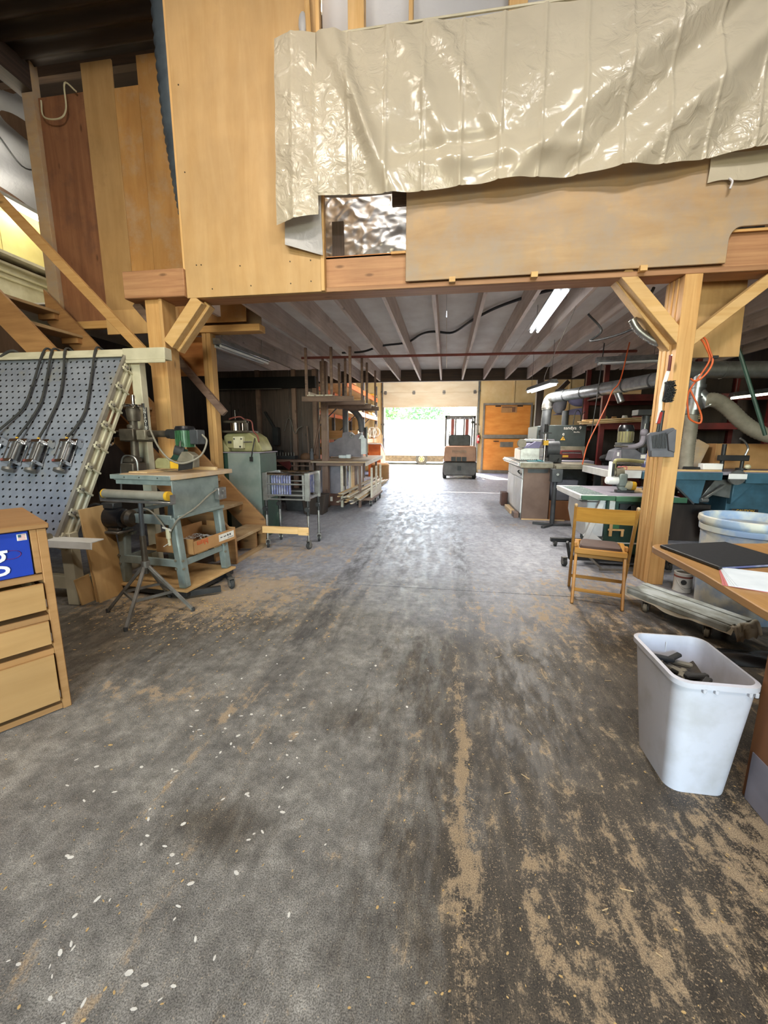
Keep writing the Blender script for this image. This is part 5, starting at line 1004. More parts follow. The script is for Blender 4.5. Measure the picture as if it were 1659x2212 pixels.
solo('grey_tub', B().prism([(1.78, .33), (2.15, .33), (2.2, .68), (1.74, .68)], 'xz', 7.15, 7.45), 'shade_grey', 'grey plastic tub standing on the low brown carton', 'tub', bevel=.01)
solo('floor_block', B().box(1.16, 1.28, 8.55, 8.8, 0, .27), 'carton_dark', 'dark upright block on the floor at the far end of the moulder', 'block', bevel=.003)
solo('floor_block', B().box(1.19, 1.28, 7.6, 8.3, 0, .07), 'lumber_pale', 'long timber skid beside the moulder cabinet', 'timber', bevel=.003)
solo('floor_block', B().box(1.2, 1.28, 7.2, 7.45, 0, .09), 'old_z', 'short timber block at the near foot of the moulder cabinet', 'timber', bevel=.003)

# ---------------------------------------------------------------- racking along the right wall
t = thing('storage_rack', 'dark red steel rack loaded with boards along the right wall', 'shelving', (3.6, 8.3, 0))
for x in (2.75, 4.2, 5.4):
    for y in (7.95, 8.9): part(t, 'upright', B().box(x-.04, x+.04, y-.04, y+.04, 0, 2.7), 'red_dark', .003)
for z in (.5, 1.53, 2.02):
    for y in (7.95, 8.9): part(t, 'shelf_beam', B().box(2.75, 5.4, y-.03, y+.03, z, z+.11), 'red_dark', .003)
    part(t, 'shelf_deck', B().box(2.75, 5.4, 7.98, 8.87, z+.08, z+.11), 'dark_x')
part(t, 'back_sheet', B().box(2.7, 5.5, 8.96, 8.98, 0, 2.7), 'wall_dark')
n_ = 0
for i in range(9):
    x0 = 2.1+.05*(i % 4)+.1*(i > 5); z = 1.645+.022*(i // 3)+.002*i; y = 6.95+.11*(i % 3)
    solo('board', B().bar((x0, y, z-.05), (4.2, y+.8, z+.06), .1, .02), 'lumber_pale_x', 'pale %s board jutting from the right rack, %s' % (('top', 'middle', 'bottom')[2-i//3], ('near side', 'in the middle', 'far side')[i % 3]), 'board', 'boards on the right rack', .002)
solo('shelf_crate', B().box(2.85, 3.35, 7.95, 8.5, 2.135, 2.35), 'lumber_pale_x', 'pale wooden crate on the top shelf of the red rack', 'crate', bevel=.004)
for i, (x, r, h, m, lb) in enumerate(((2.83, .06, .13, 'beige_machine', 'olive jar at the left end of the middle rack shelf'), (3.0, .05, .12, 'cardboard', 'tan jar beside the olive jar on the rack shelf'), (3.18, .05, .14, 'label_white', 'white canister on the middle rack shelf'), (3.4, .09, .15, 'red_dusty', 'dull red can on the middle rack shelf'), (3.65, .08, .14, 'yellow', 'yellow tin on the middle rack shelf'), (3.9, .09, .15, 'cardboard_dk', 'brown pail on the middle rack shelf'))):
    solo('jar', B().lathe([(r*.9, 1.641), (r, 1.66), (r, 1.641+h*.8), (r*.8, 1.641+h*.9), (r*.8, 1.641+h)], (x, 8.1, 0), 14), m, lb, 'jar', 'jars on the right rack')
solo('tool_box', B().box(2.85, 3.5, 8.0, 8.5, .611, .85), 'red_dusty', 'dull red tool box low on the right rack', 'box', bevel=.006)
for i in range(5): solo('folded_tarp', B().sph((2.75+.12*i, 7.55+.05*(i % 2), 1.13-.05*abs(i-2)), .13, .12, .07, 10, 6).box(2.7+.12*i, 2.8+.12*i, 7.5, 7.6, .9+.12*0, 1.05), 'void', 'dark tarp fold %s heaped behind the feed unit' % ('at the left', 'second from left', 'in the middle', 'second from right', 'at the right')[i], 'tarp', 'tarps behind the feed unit')
solo('tarp_table', B().box(2.6, 3.5, 7.4, 7.75, .82, .9).box(2.62, 2.68, 7.42, 7.48, 0, .82).box(3.42, 3.48, 7.42, 7.48, 0, .82).box(2.62, 2.68, 7.67, 7.73, 0, .82).box(3.42, 3.48, 7.67, 7.73, 0, .82), 'dark_x', 'dark low bench carrying the tarps behind the feed unit', 'bench')
solo('dangling_cord', B().tube([(2.55, 6.6, 2.72), (2.44, 6.5, 2.19), (2.35, 6.5, 2.04), (2.29, 6.5, 1.84), (2.2, 6.5, 1.6), (2.08, 6.5, 1.28), (2.03, 6.5, .98)], .009, 6), 'orange_cord', 'red-orange air line slanting down beside the sander', 'cord')
solo('dangling_cord', B().tube([(2.28, 6.8, 2.76), (2.25, 6.8, 2.06), (2.23, 6.8, 1.7), (2.2, 6.8, 1.3)], .007, 6), 'black', 'black cable hanging straight down in front of the bright duct', 'cord')
solo('dangling_cord', B().tube([(2.75, 4.8, 2.76), (2.78, 4.8, 2.5), (2.95, 4.8, 2.1), (3.1, 4.8, 1.75), (3.25, 4.8, 1.4)], .018, 8), 'green_dark', 'thick dark green hose hanging at the right edge', 'hose')
solo('wire_loom', B().tube([(1.75, 4.4, 2.74), (1.78, 4.4, 2.5), (1.85, 4.35, 2.38), (1.82, 4.4, 2.6), (1.86, 4.4, 2.74)], .014, 6), 'black', 'bundle of black wires looped behind the right knee brace', 'cable')
solo('coiled_spring_lead', B().tube([(1.62, 4.2, 2.42), (1.68, 4.2, 2.33), (1.8, 4.2, 2.24), (1.9, 4.2, 2.2)], .03, 10, 20, ribs=.2), 'steel', 'coiled steel conduit under the right knee brace', 'conduit', angle=180)

# ---------------------------------------------------------------- left midground: green cabinet and dado machine
t = thing('green_cabinet', 'tall green steel cabinet under the beige machine', 'cabinet', (-2.7, 5.2, 0))
part(t, 'body', B().box(-2.95, -2.42, 5.06, 5.6, .0, 1.155), 'green_dark', .006); part(t, 'front_panel', B().box(-2.86, -2.41, 5.045, 5.06, .02, 1.16), 'green_dusty', .004); part(t, 'lid', B().box(-2.96, -2.4, 5.04, 5.61, 1.155, 1.17), 'taupe_grey', .003)
t = thing('bench_machine', 'beige grinding machine with chrome drum on the green cabinet', 'machine', (-2.7, 5.3, 1.17))
part(t, 'bed', B().prism([(-2.96, 1.172), (-2.96, 1.38), (-2.9, 1.41), (-2.6, 1.42), (-2.5, 1.36), (-2.43, 1.22), (-2.43, 1.172)], 'xz', 5.15, 5.5), 'beige_machine', .012)
part(t, 'gear_box', B().box(-2.79, -2.655, 5.08, 5.15, 1.215, 1.37), 'beige_light', .006); part(t, 'side_block', B().box(-2.9, -2.79, 5.1, 5.15, 1.22, 1.37), 'beige_machine', .006)
part(t, 'slot', B().box(-2.87, -2.82, 5.093, 5.1, 1.28, 1.31), 'black'); part(t, 'screws', B().cyl((-2.77, 5.072, 1.34), (-2.77, 5.08, 1.34), .01, n=8).cyl((-2.67, 5.072, 1.34), (-2.67, 5.08, 1.34), .01, n=8).cyl((-2.69, 5.072, 1.24), (-2.69, 5.08, 1.24), .012, n=8), 'black')
part(t, 'spindle', B().cyl((-2.655, 5.11, 1.3), (-2.54, 5.11, 1.3), .01, n=8), 'steel'); part(t, 'table', B().box(-2.97, -2.6, 5.1, 5.45, 1.42, 1.45), 'iron', .004); part(t, 'drum', B().cyl((-2.82, 5.25, 1.45), (-2.82, 5.25, 1.55), .085, n=22), 'chrome')
part(t, 'yoke', B().box(-2.98, -2.66, 5.2, 5.3, 1.55, 1.58).box(-2.7, -2.66, 5.22, 5.28, 1.45, 1.6), 'iron', .004); part(t, 'copper_lead', B().tube([(-2.9, 5.22, 1.6), (-2.82, 5.2, 1.62), (-2.74, 5.22, 1.63), (-2.7, 5.25, 1.6), (-2.6, 5.25, 1.57), (-2.58, 5.25, 1.45), (-2.5, 5.2, 1.38), (-2.46, 5.15, 1.3)], .009, 6), 'red_dusty')
part(t, 'needle', B().cyl((-2.83, 5.25, 1.6), (-2.83, 5.25, 1.72), .004, n=6), 'steel'); part(t, 'side_wing', B().prism([(-2.98, 1.17), (-2.98, 1.35), (-2.85, 1.2), (-2.85, 1.17)], 'xz', 5.08, 5.15), 'beige_machine', .006)
part(t, 'power_cord', B().tube([(-2.5, 5.12, 1.35), (-2.5, 5.04, 1.2), (-2.52, 5.035, 1.1)], .008, 6).box(-2.54, -2.5, 5.02, 5.04, 1.05, 1.11), 'black')
# ---------------------------------------------------------------- steel roller cart
t = thing('roller_cart', 'chrome expanding roller conveyor cart on casters beside the stairs', 'cart', (-2.0, 4.85, 0))
CX0, CX1, CY0, CY1 = -2.175, -1.64, 4.67, 5.08
for y in (CY0, CY1):
    for x in (CX0, CX1):
        l = part(t, 'leg', B().cyl((x, y, .1), (x, y, .62), .016, n=12).box(x-.03, x+.03, y-.018, y+.018, .6, .94), 'steel', .003)
        part(l, 'leg_sleeve', B().cyl((x, y, .42), (x, y, .6), .021, n=12), 'black'); part(l, 'clamp_knob', B().cyl((x, y-.05, .5), (x, y-.02, .5), .03, n=12), 'black')
    for z in (.925, .80, .665, .615): part(t, 'side_rail', B().cyl((CX0, y, z), (CX1, y, z), .011 if z < .9 else .016, n=10), 'chrome' if z > .9 else 'steel')
    for x in (CX0+.05, CX1-.05): part(t, 'upright', B().box(x-.012, x+.012, y-.008, y+.008, .62, .92), 'steel')
for x in (CX0, CX1): part(t, 'end_rail', B().bar((x, CY0, .925), (x, CY1, .925), .02, .03), 'steel'); part(t, 'end_rail', B().bar((x, CY0, .63), (x, CY1, .63), .02, .03), 'steel')
for i in range(8):
    x = CX0+.07+.032*i; part(t, 'roller', B().cyl((x, CY0+.03, .8), (x, CY1-.03, .8), .0, n=3) if False else B().box(x-.005, x+.012, CY0+.03, CY0+.06, .655, .9), 'blue_rollers', .002)
for i in range(5):
    x = CX1-.12+.018*i; part(t, 'roller', B().box(x-.004, x+.006, CY1-.05, CY1-.02, .66, .9), 'blue_rollers')
for x, y, a in ((CX0, CY1, .3), (CX1, CY0, -.4), (CX1, CY1, .2), (CX0, CY0, .5)):
    castr(t, x, y, .045, a)

# ---------------------------------------------------------------- partition, bench and wall clutter
pw = _link('wall_partition', None); pw['kind'] = 'structure'; pw['label'] = 'dark board partition behind the left workbench'
x = -5.0; i = 0
while x < -2.7:
    w_ = (.34, .27, .42, .3)[i % 4]; part(pw, 'board', B().box(x, min(x+w_-.006, -2.68), 8.5+.012*(i % 2), 8.53+.012*(i % 2), 0, 2.76), 'dark_z', .002); x += w_; i += 1
for x in (-4.0, -3.2, -2.75): part(pw, 'stud', B().box(x-.045, x+.045, 8.42, 8.5, 0, 2.76), 'old_z', .003)
part(pw, 'black_header', B().box(-5.0, -2.69, 8.3, 8.42, 2.38, 2.6), 'void', .004); part(pw, 'header_rod', B().cyl((-4.9, 8.28, 2.36), (-3.4, 8.28, 2.36), .012, n=8), 'steel_dull')
part(pw, 'side_boards', B().box(-5.02, -5.0, 5.2, 8.5, 0, 2.76), 'wall_dark')
t = thing('workbench', 'long dark timber bench in front of the board partition', 'bench', (-3.2, 8.1, 0))
part(t, 'top', B().box(-4.6, -2.62, 7.8, 8.4, .88, .925), 'old_x', .004); part(t, 'apron', B().box(-4.6, -2.62, 7.8, 7.83, .8, .82), 'old_x'); 
for x in (-4.55, -3.0, -2.67): part(t, 'apron_block', B().box(x-.02, x+.02, 7.8, 7.84, .82, .88), 'old_x'); part(t, 'leg', B().box(x-.04, x+.04, 7.85, 7.93, 0, .88), 'old_z', .003); part(t, 'leg', B().box(x-.04, x+.04, 8.28, 8.36, 0, .88), 'old_z', .003)
part(t, 'lower_shelf', B().box(-4.6, -2.62, 7.9, 8.35, .18, .2), 'dark_x')
solo('red_rag', B().prism([(-3.33, .88), (-3.08, .9), (-3.05, .8), (-3.1, .72), (-3.22, .8)], 'xz', 7.77, 7.79), 'red_dark', 'dark red rag hanging over the edge of the long bench', 'rag', bevel=.004)
t = thing('battery_rack', 'dark tool tray with rows of bits at the back of the long bench', 'tool tray', (-3.4, 8.2, .925))
part(t, 'tray', B().box(-3.75, -3.1, 8.1, 8.3, .925, .99), 'grey_dark', .004)
for i in range(11): part(t, 'bit', B().cyl((-3.72+.06*i, 8.12, .99), (-3.72+.06*i, 8.12, 1.06), .012, n=8), 'steel_dull')
solo('hand_drill', B().bar((-3.8, 8.3, 1.9), (-3.6, 8.3, 1.55), .05, .05).box(-3.62, -3.5, 8.22, 8.36, 1.2, 1.58).bar((-3.58, 8.29, 1.1), (-3.58, 8.29, 1.5), .02, .02).box(-3.7, -3.45, 8.2, 8.38, .925, 1.1), 'black', 'black drill press silhouette standing on the long bench', 'drill', bevel=.006)
solo('bench_lamp_wire', B().tube([(-3.4, 8.35, 1.5), (-3.32, 8.35, 1.75), (-3.25, 8.35, 1.72), (-3.2, 8.35, 1.5), (-3.15, 8.35, 1.45), (-3.1, 8.35, 1.55), (-3.0, 8.35, 1.6)], .008, 6), 'steel_dull', 'pale wire looping up the board partition', 'wire')
solo('pole', B().bar((-2.72, 8.15, .97), (-2.56, 8.35, 1.95), .025, .025), 'old_z', 'thin wooden pole propped against the partition, leaning right', 'pole')
solo('pole', B().bar((-2.8, 8.12, .97), (-2.9, 8.35, 1.6), .02, .02), 'old_z', 'short wooden pole propped against the partition, leaning left', 'pole')
solo('rag_heap', B().sph((-2.86, 8.1, .97), .12, .1, .09, 12, 8).sph((-2.7, 8.12, .96), .1, .09, .07, 12, 8), 'cardboard_dk', 'heap of brown rags at the right end of the long bench', 'rags')
solo('glue_bottle', B().lathe([(.035, .926), (.04, .95), (.036, 1.08), (.02, 1.1), (.016, 1.15)], (-2.68, 7.95, 0), 14), 'shade_grey', 'grey bottle at the right end of the long bench', 'bottle')
# pale worktable by the aisle
t = thing('work_table', 'pale-topped work table at the left of the aisle', 'table', (-2.0, 9.2, 0))
part(t, 'top', B().prism([(-2.58, 7.57), (-1.52, 7.66), (-1.68, 10.75), (-2.75, 10.6)], 'xy', .89, .915), 'ply_dusty', .003); part(t, 'top_edge', B().bar((-1.51, 7.66, .875), (-1.67, 10.74, .875), .02, .08), 'white_lumber'); part(t, 'apron', B().bar((-2.5, 7.66, .86), (-1.58, 7.74, .86), .02, .06), 'old_x')
for x, y in ((-2.02, 7.8), (-1.66, 7.8), (-1.93, 9.4), (-1.8, 10.5), (-2.6, 10.4)): part(t, 'leg', B().box(x-.025, x+.025, y-.025, y+.025, 0, .89), 'white_lumber' if x < -2 else 'old_z', .003)
part(t, 'side_panel', B().box(-1.93, -1.915, 8.0, 9.3, .2, .86), 'white_paint'); part(t, 'end_panel', B().box(-2.5, -2.1, 8.0, 8.02, .2, .86), 'taupe_grey')
for i, y in enumerate((8.15, 8.45, 8.8)): part(t, 'door_leaf', B().box(-1.915, -1.90, y, y+.24, .24, .82), ('lumber_pale', 'old_z', 'white_bright')[i], .003)
solo('foam_pieces', B().box(-2.38, -2.2, 8.9, 9.1, .916, .98).box(-2.2, -2.1, 8.85, 8.95, .916, 1.0), 'paper', 'white foam packing pieces on the pale work table', 'packing', bevel=.01)
solo('tool_case', B().box(-2.5, -2.0, 7.95, 8.3, .0, .24), 'carton_dark', 'dark red-brown carton under the pale work table', 'box', bevel=.004)
solo('carton_label', B().box(-2.44, -2.26, 7.94, 7.949, .09, .18), 'label_white', 'white label on the dark carton under the work table', 'label')
solo('blower', B().lathe([(.03, -.2), (.08, -.15), (.1, 0), (.07, .12), (.03, .16)], (-2.25, 8.1, .35), 14, 'x'), 'black', 'dark blower lying on the carton under the work table', 'blower')
solo('floor_bins', B().prism([(-2.95, 0), (-2.55, 0), (-2.5, .4), (-3.0, .4)], 'xz', 7.2, 7.5), 'grey_dark', 'dark grey bin on the floor behind the roller cart', 'bin', bevel=.01)
solo('floor_bins', B().prism([(-2.5, 0), (-2.15, 0), (-2.1, .36), (-2.55, .36)], 'xz', 6.9, 7.2), 'wall_dark', 'dark tub on the floor behind the roller cart, nearer the aisle', 'tub', bevel=.01)
solo('shop_vacuum', B().lathe([(.12, .03), (.16, .06), (.17, .2), (.12, .32), (.05, .36)], (-2.55, 5.6, 0), 20), 'green_dark', 'dark rounded canister on the floor behind the roller cart', 'canister')
# C-frame machine behind the table
t = thing('c_frame_machine', 'dark C-frame nailing machine at the back of the pale work table', 'machine', (-2.2, 9.3, .915))
part(t, 'body', B().prism([(-2.72, .93), (-2.72, 1.25), (-2.6, 1.27), (-2.5, 1.35), (-2.4, 1.38), (-2.38, 1.48), (-2.3, 1.5), (-2.2, 1.5), (-2.1, 1.42), (-1.94, 1.5), (-1.94, .93)], 'xz', 9.3, 9.5), 'taupe_grey', .006)
part(t, 'throat_arm', B().tube([(-2.3, 9.4, 2.05), (-2.2, 9.4, 2.03), (-2.08, 9.4, 1.93), (-1.98, 9.4, 1.78), (-1.94, 9.4, 1.5)], .07, 10), 'shade_grey'); part(t, 'back_arm', B().box(-2.36, -2.27, 9.35, 9.45, 1.45, 2.08), 'shade_grey', .01)
part(t, 'cap', B().box(-2.5, -2.2, 9.3, 9.5, 2.02, 2.1), 'old_x', .01); part(t, 'front_box', B().box(-1.945, -1.835, 9.28, 9.5, .99, 1.34).prism([(-2.0, 1.34), (-1.83, 1.34), (-1.94, 1.44)], 'xz', 9.28, 9.48), 'paper', .004)
part(t, 'hook', B().torus((-2.16, 9.28, 1.42), .04, .01, 'y', 16, 6).cyl((-2.16, 9.28, 1.42), (-2.16, 9.28, 1.52), .008, n=6), 'steel'); part(t, 'tube_post', B().cyl((-1.83, 9.4, .93), (-1.83, 9.4, 1.62), .02, n=8), 'steel'); part(t, 'grip', B().cyl((-1.86, 9.35, 1.35), (-1.86, 9.35, 1.6), .02, n=8), 'black')
# hung trays below the joists
def tray(name, label, y, x0, x1, z, zt, xs, m):
    t = thing(name, label, 'hanging rack', ((x0+x1)/2, y, z))
    part(t, 'cross_bar', B().box(x0, x1, y-.03, y+.03, z, z+.085), m, .003); part(t, 'cross_bar', B().box(x0+.1, x1, y+.9, y+.96, z+.02, z+.1), m, .003)
    for x in xs: part(t, 'hanger', B().box(x-.02, x+.02, y-.02, y+.02, z+.085, zt), m, .003); part(t, 'hanger', B().box(x-.02, x+.02, y+.91, y+.95, z+.1, zt), m, .003)
    return t
t = tray('hanging_rack', 'grey timber lumber rack hung from the joists, nearer the stairs', 6.6, -2.36, -1.5, 1.94, 2.78, (-2.28, -1.86, -1.55), 'old_x')
part(t, 'side_rail', B().box(-2.3, -2.24, 6.63, 7.5, 2.03, 2.1), 'old_joist')
t = tray('hanging_rack', 'grey timber lumber rack hung from the joists, farther back', 8.0, -2.32, -1.47, 1.93, 2.78, (-2.1, -1.55), 'old_x')
for i, x in enumerate((-1.74, -1.68, -1.61, -1.55)): solo('white_strip', B().bar((x, 7.92, 2.015), (x-.02, 9.4, 2.06), .035, .012), 'white_bright', 'white moulding strip on the farther hanging rack, %s' % ('first from left', 'second from left', 'third from left', 'rightmost')[i], 'moulding', 'white mouldings on the hanging rack')
for i, (x, z) in enumerate(((-2.2, 2.035), (-2.05, 2.035), (-1.9, 2.035))): solo('stored_board', B().bar((x, 6.55, z), (x-.04, 8.0, z), .12, .02), 'white_lumber', 'grey board on the nearer hanging rack, %s' % ('left one', 'middle one', 'right one')[i], 'board', 'boards on the nearer hanging rack')
# lumber cart
t = thing('lumber_cart', 'low wheeled cart with upright stakes holding trim beside the aisle', 'cart', (-1.6, 8.5, 0))
part(t, 'deck', B().box(-1.82, -1.44, 7.95, 9.3, .12, .17), 'old_x', .004)
for y in (8.0, 8.55, 9.1): part(t, 'stake', B().box(-1.48, -1.44, y-.02, y+.02, .17, .78), 'white_lumber', .003)
part(t, 'stake_plate', B().box(-1.465, -1.45, 8.0, 9.1, .17, .35), 'white_lumber')
for x, y in ((-1.48, 8.02), (-1.48, 8.55), (-1.48, 9.15), (-1.76, 8.05), (-1.76, 9.15)): castr(t, x, y, .05, .2)
for i in range(22):
    x0 = random.uniform(-1.96, -1.56); z = .19+.008*i+.012*random.random(); dx = random.uniform(.0, .06)
    x1 = min(x0+dx+.12, -1.52); y0 = R(7.2, .2)
    solo('trim_piece', B().bar((x0, y0, z*.95), (x1, y0+R(3.0, .5), z+.02), .045, .014), 'white_lumber' if i % 3 else 'lumber_pale', 'length of pale trim lying loose on the lumber cart', 'trim', 'trim pieces on the lumber cart')

# ---------------------------------------------------------------- pallet racking in the far bay
t = thing('pallet_rack', 'orange pallet racking along the left wall of the far bay', 'shelving', (-3.2, 14.2, 0))
for y in (11.4, 14.0, 16.6):
    for x in (-2.85, -3.9): part(t, 'upright', B().box(x-.05, x+.05, y-.04, y+.04, 0, 3.4), 'shade_grey', .004)
    part(t, 'frame_brace', B().bar((-2.85, y, .4), (-3.9, y, 1.4), .03, .03).bar((-3.9, y, 1.4), (-2.85, y, 2.4), .03, .03), 'shade_grey')
for z in (2.78, 2.06, 1.2, .7):
    for x in (-2.8, -3.9):
        for y0, y1 in ((11.44, 13.96), (14.04, 16.56)): part(t, 'load_beam', B().box(x-.03, x+.03, y0, y1, z, z+.15), 'orange_rack', .004)
    if z > 1: part(t, 'deck_boards', B().box(-3.87, -2.83, 11.5, 16.5, z+.12, z+.15), 'lumber_pale')
RL = ['thin pale board stack on the middle rack tier next to the door', 'yellow panel stack on the middle rack tier', 'brown carton on the middle rack tier', 'pale board stack on the middle rack tier far from the door', 'yellow panels sticking out on the top rack tier near the door', 'tall carton on the top rack tier far from the door', 'pale crate on the low rack tier far from the door', 'yellow crate on the low rack tier midway along']
for i, (y, z, x, h) in enumerate(((16.0, 2.21, -2.95, .05), (15.4, 2.21, -2.9, .08), (14.8, 2.21, -2.92, .06), (13.2, 2.21, -2.95, .1), (15.8, 2.93, -2.9, .05), (12.4, 2.93, -2.95, .3), (13.4, 1.35, -3.0, .25), (14.6, 1.35, -3.0, .2))):
    solo('rack_load', B().box(-3.8, x+.2, y-.5, y+.1, z, z+h), ('lumber_pale_x', 'yellow', 'cardboard')[i % 3], RL[i], 'load', 'loads on the pallet rack', .004)
t = thing('coil_heap', 'tangled pale tubing heaped on the low rack tier by the door', 'tubing', (-2.8, 15.6, 1.35))
for i in range(7): part(t, 'loop', B().torus((-2.85+.06*(i % 3), 15.2+.13*i, 1.55+.05*(i % 2)), .16, .022, ('x', 'y')[i % 2], 20, 6), 'white_lumber')
t = thing('orange_bin', 'orange parts hopper standing below the rack near the door', 'hopper', (-2.6, 14.9, 0))
part(t, 'body', B().prism([(14.4, 0), (15.5, 0), (15.5, .75), (14.4, 1.15)], 'yz', -2.75, -2.3), 'orange_rack', .006); part(t, 'slope_lid', B().bar((-2.52, 14.35, 1.18), (-2.52, 15.55, .75), .5, .03), 'white_paint', .003)
for i in range(6): solo('leaning_strip', B().bar((-2.7+.05*i, 15.6, .0), (-2.74+.05*i, 15.95, 1.9-.08*i), .03, .02), 'lumber_pale', 'pale strip leaning upright beside the loading door, %s from left' % ('first', 'second', 'third', 'fourth', 'fifth', 'sixth')[i], 'strip', 'strips leaning by the door')
solo('floor_drum', B().lathe([(.28, 0), (.3, .05), (.3, .5), (.26, .55)], (-2.15, 13.4, 0), 20), 'cardboard', 'tan drum on the floor at the end of the pallet rack', 'drum')
# ---------------------------------------------------------------- far wall: orange panels, extinguisher
t = thing('laminate_door', 'upper orange laminate panel in a grey frame on the far wall', 'panel', (2.3, 16.85, 1.5))
part(t, 'board', B().box(1.47, 3.2, 16.86, 16.9, 1.52, 2.66), 'orange_panel', .003)
part(t, 'frame', B().box(1.4, 3.27, 16.83, 16.9, 2.66, 2.74).box(1.4, 1.47, 16.83, 16.9, 1.5, 2.66).box(3.2, 3.27, 16.83, 16.9, 1.5, 2.66), 'grey_frame', .003); part(t, 'bottom_rail', B().box(1.4, 3.27, 16.82, 16.9, 1.38, 1.52), 'grey_frame', .003)
for x in (1.86, 2.69): part(t, 'slot', B().box(x, x+.21, 16.85, 16.86, 2.6, 2.64), 'black')
lp = part(t, 'label_card', B().box(2.09, 2.68, 16.85, 16.86, 2.37, 2.63), 'cardboard'); part(lp, 'label_print', B().box(2.5, 2.62, 16.845, 16.85, 2.4, 2.58).box(2.12, 2.5, 16.845, 16.85, 2.56, 2.6), 'cardboard_dk')
t = thing('laminate_door', 'lower orange laminate panel with a grey vent on the far wall', 'panel', (2.3, 16.85, 0))
part(t, 'board', B().box(1.47, 3.2, 16.86, 16.9, .12, 1.36), 'orange_panel', .003); part(t, 'frame', B().box(1.4, 1.47, 16.83, 16.9, .0, 1.37).box(3.2, 3.27, 16.83, 16.9, 0, 1.37).box(1.47, 3.2, 16.83, 16.9, 0, .12), 'grey_frame', .003)
part(t, 'vent', B().box(2.11, 2.61, 16.84, 16.86, 1.04, 1.24), 'grey_frame', .004); part(t, 'handle', B().box(1.85, 2.06, 16.83, 16.86, 1.25, 1.28).cyl((1.9, 16.82, 1.27), (2.0, 16.82, 1.27), .012, n=8), 'black')
for i in range(4): part(t, 'vent_slat', B().box(2.14, 2.58, 16.835, 16.84, 1.07+.04*i, 1.085+.04*i), 'steel_dull')
t = thing('fire_extinguisher', 'red fire extinguisher on the wall right of the loading door', 'fire extinguisher', (1.26, 16.88, 1.18))
part(t, 'cylinder', B().lathe([(.05, 1.18), (.06, 1.2), (.06, 1.45), (.03, 1.5), (.015, 1.52)], (1.26, 16.88, 0), 16), 'red'); part(t, 'label', B().box(1.23, 1.29, 16.815, 16.825, 1.28, 1.4), 'label_white'); part(t, 'valve', B().box(1.24, 1.3, 16.86, 16.9, 1.52, 1.57), 'black'); part(t, 'hose', B().tube([(1.27, 16.86, 1.54), (1.33, 16.86, 1.5), (1.33, 16.87, 1.35)], .01, 6), 'black')
solo('wall_bracket', B().box(1.22, 1.34, 16.97, 16.995, 1.6, 1.88), 'door_cream', 'small cream sign plate above the fire extinguisher', 'plate')

# ---------------------------------------------------------------- forklift seen from behind
t = thing('forklift', 'orange and grey forklift parked in the loading doorway, seen from behind', 'forklift', (.47, 14.6, 0))
part(t, 'counterweight', B().prism([(-.08, .6), (-.05, 1.05), (0, 1.12), (.94, 1.12), (.99, 1.05), (1.02, .6)], 'xz', 14.0, 14.9), 'forklift_body', .03); part(t, 'lower_weight', B().prism([(-.02, .12), (-.09, .25), (-.09, .58), (1.03, .58), (1.03, .25), (.96, .12)], 'xz', 14.02, 14.8), 'forklift_dark', .03)
part(t, 'chassis', B().box(.05, .9, 14.8, 16.0, .2, .9), 'forklift_dark', .02)
for i in range(3): part(t, 'vent', B().box(.18+.175*i, .335+.175*i, 13.985, 14.0, .605, .755), 'black')
text(t, 'lettering', 'TOYOTA', .12, 'hose_grey', (.44, 13.996, .93), (PI/2, 0, 0), .003)
part(t, 'tow_pin', B().box(.4, .52, 13.99, 14.02, .3, .45), 'black'); part(t, 'seat', B().prism([(.08, 1.12), (.08, 1.42), (.13, 1.49), (.78, 1.49), (.82, 1.42), (.82, 1.12)], 'xz', 14.35, 14.55), 'grey_dark', .02); part(t, 'seat_cushion', B().box(.2, .75, 14.55, 15.0, 1.1, 1.22), 'grey_dark', .02)
for x in (-.03, .92): 
    part(t, 'guard_post', B().bar((x, 14.1, 1.1), (x, 14.2, 2.08), .06, .06), 'forklift_dark', .004); part(t, 'guard_post', B().bar((x, 15.5, 1.0), (x, 15.3, 2.08), .05, .05), 'forklift_dark', .004)
part(t, 'overhead_guard', B().box(-.06, .95, 14.15, 14.22, 2.05, 2.12).box(-.06, .95, 15.3, 15.36, 2.05, 2.12).box(-.06, 0, 14.15, 15.36, 2.05, 2.12).box(.89, .95, 14.15, 15.36, 2.05, 2.12), 'forklift_dark', .004)
for i in range(5): part(t, 'guard_slat', B().box(.12+.16*i, .15+.16*i, 14.2, 15.3, 2.07, 2.1), 'forklift_dark')
for x in (.16, .7): m_ = part(t, 'mast_channel', B().box(x, x+.12, 16.0, 16.15, .1, 2.14), 'red_dusty', .004)
part(t, 'mast_inner', B().box(.3, .36, 16.02, 16.12, .2, 2.1).box(.62, .68, 16.02, 16.12, .2, 2.1).box(.16, .82, 16.0, 16.1, 1.3, 1.36), 'forklift_dark', .004)
for x in (-.1, .9):
    w_ = part(t, 'wheel', B().cyl((x, 14.35, .24), (x+.14, 14.35, .24), .24, n=24), 'rubber', .02); part(w_, 'wheel_hub', B().cyl((x-.01, 14.35, .24), (x+.15, 14.35, .24), .11, n=14), 'steel_dull')
    w_ = part(t, 'wheel', B().cyl((x, 15.7, .3), (x+.14, 15.7, .3), .3, n=24), 'rubber', .02)
part(t, 'gas_hook', B().tube([(.1, 14.2, 1.15), (.08, 14.2, 1.25), (.1, 14.25, 1.6)], .015, 6), 'black'); part(t, 'work_lamp', B().cyl((.85, 14.12, 1.9), (.85, 14.2, 1.9), .05, n=12), 'black')

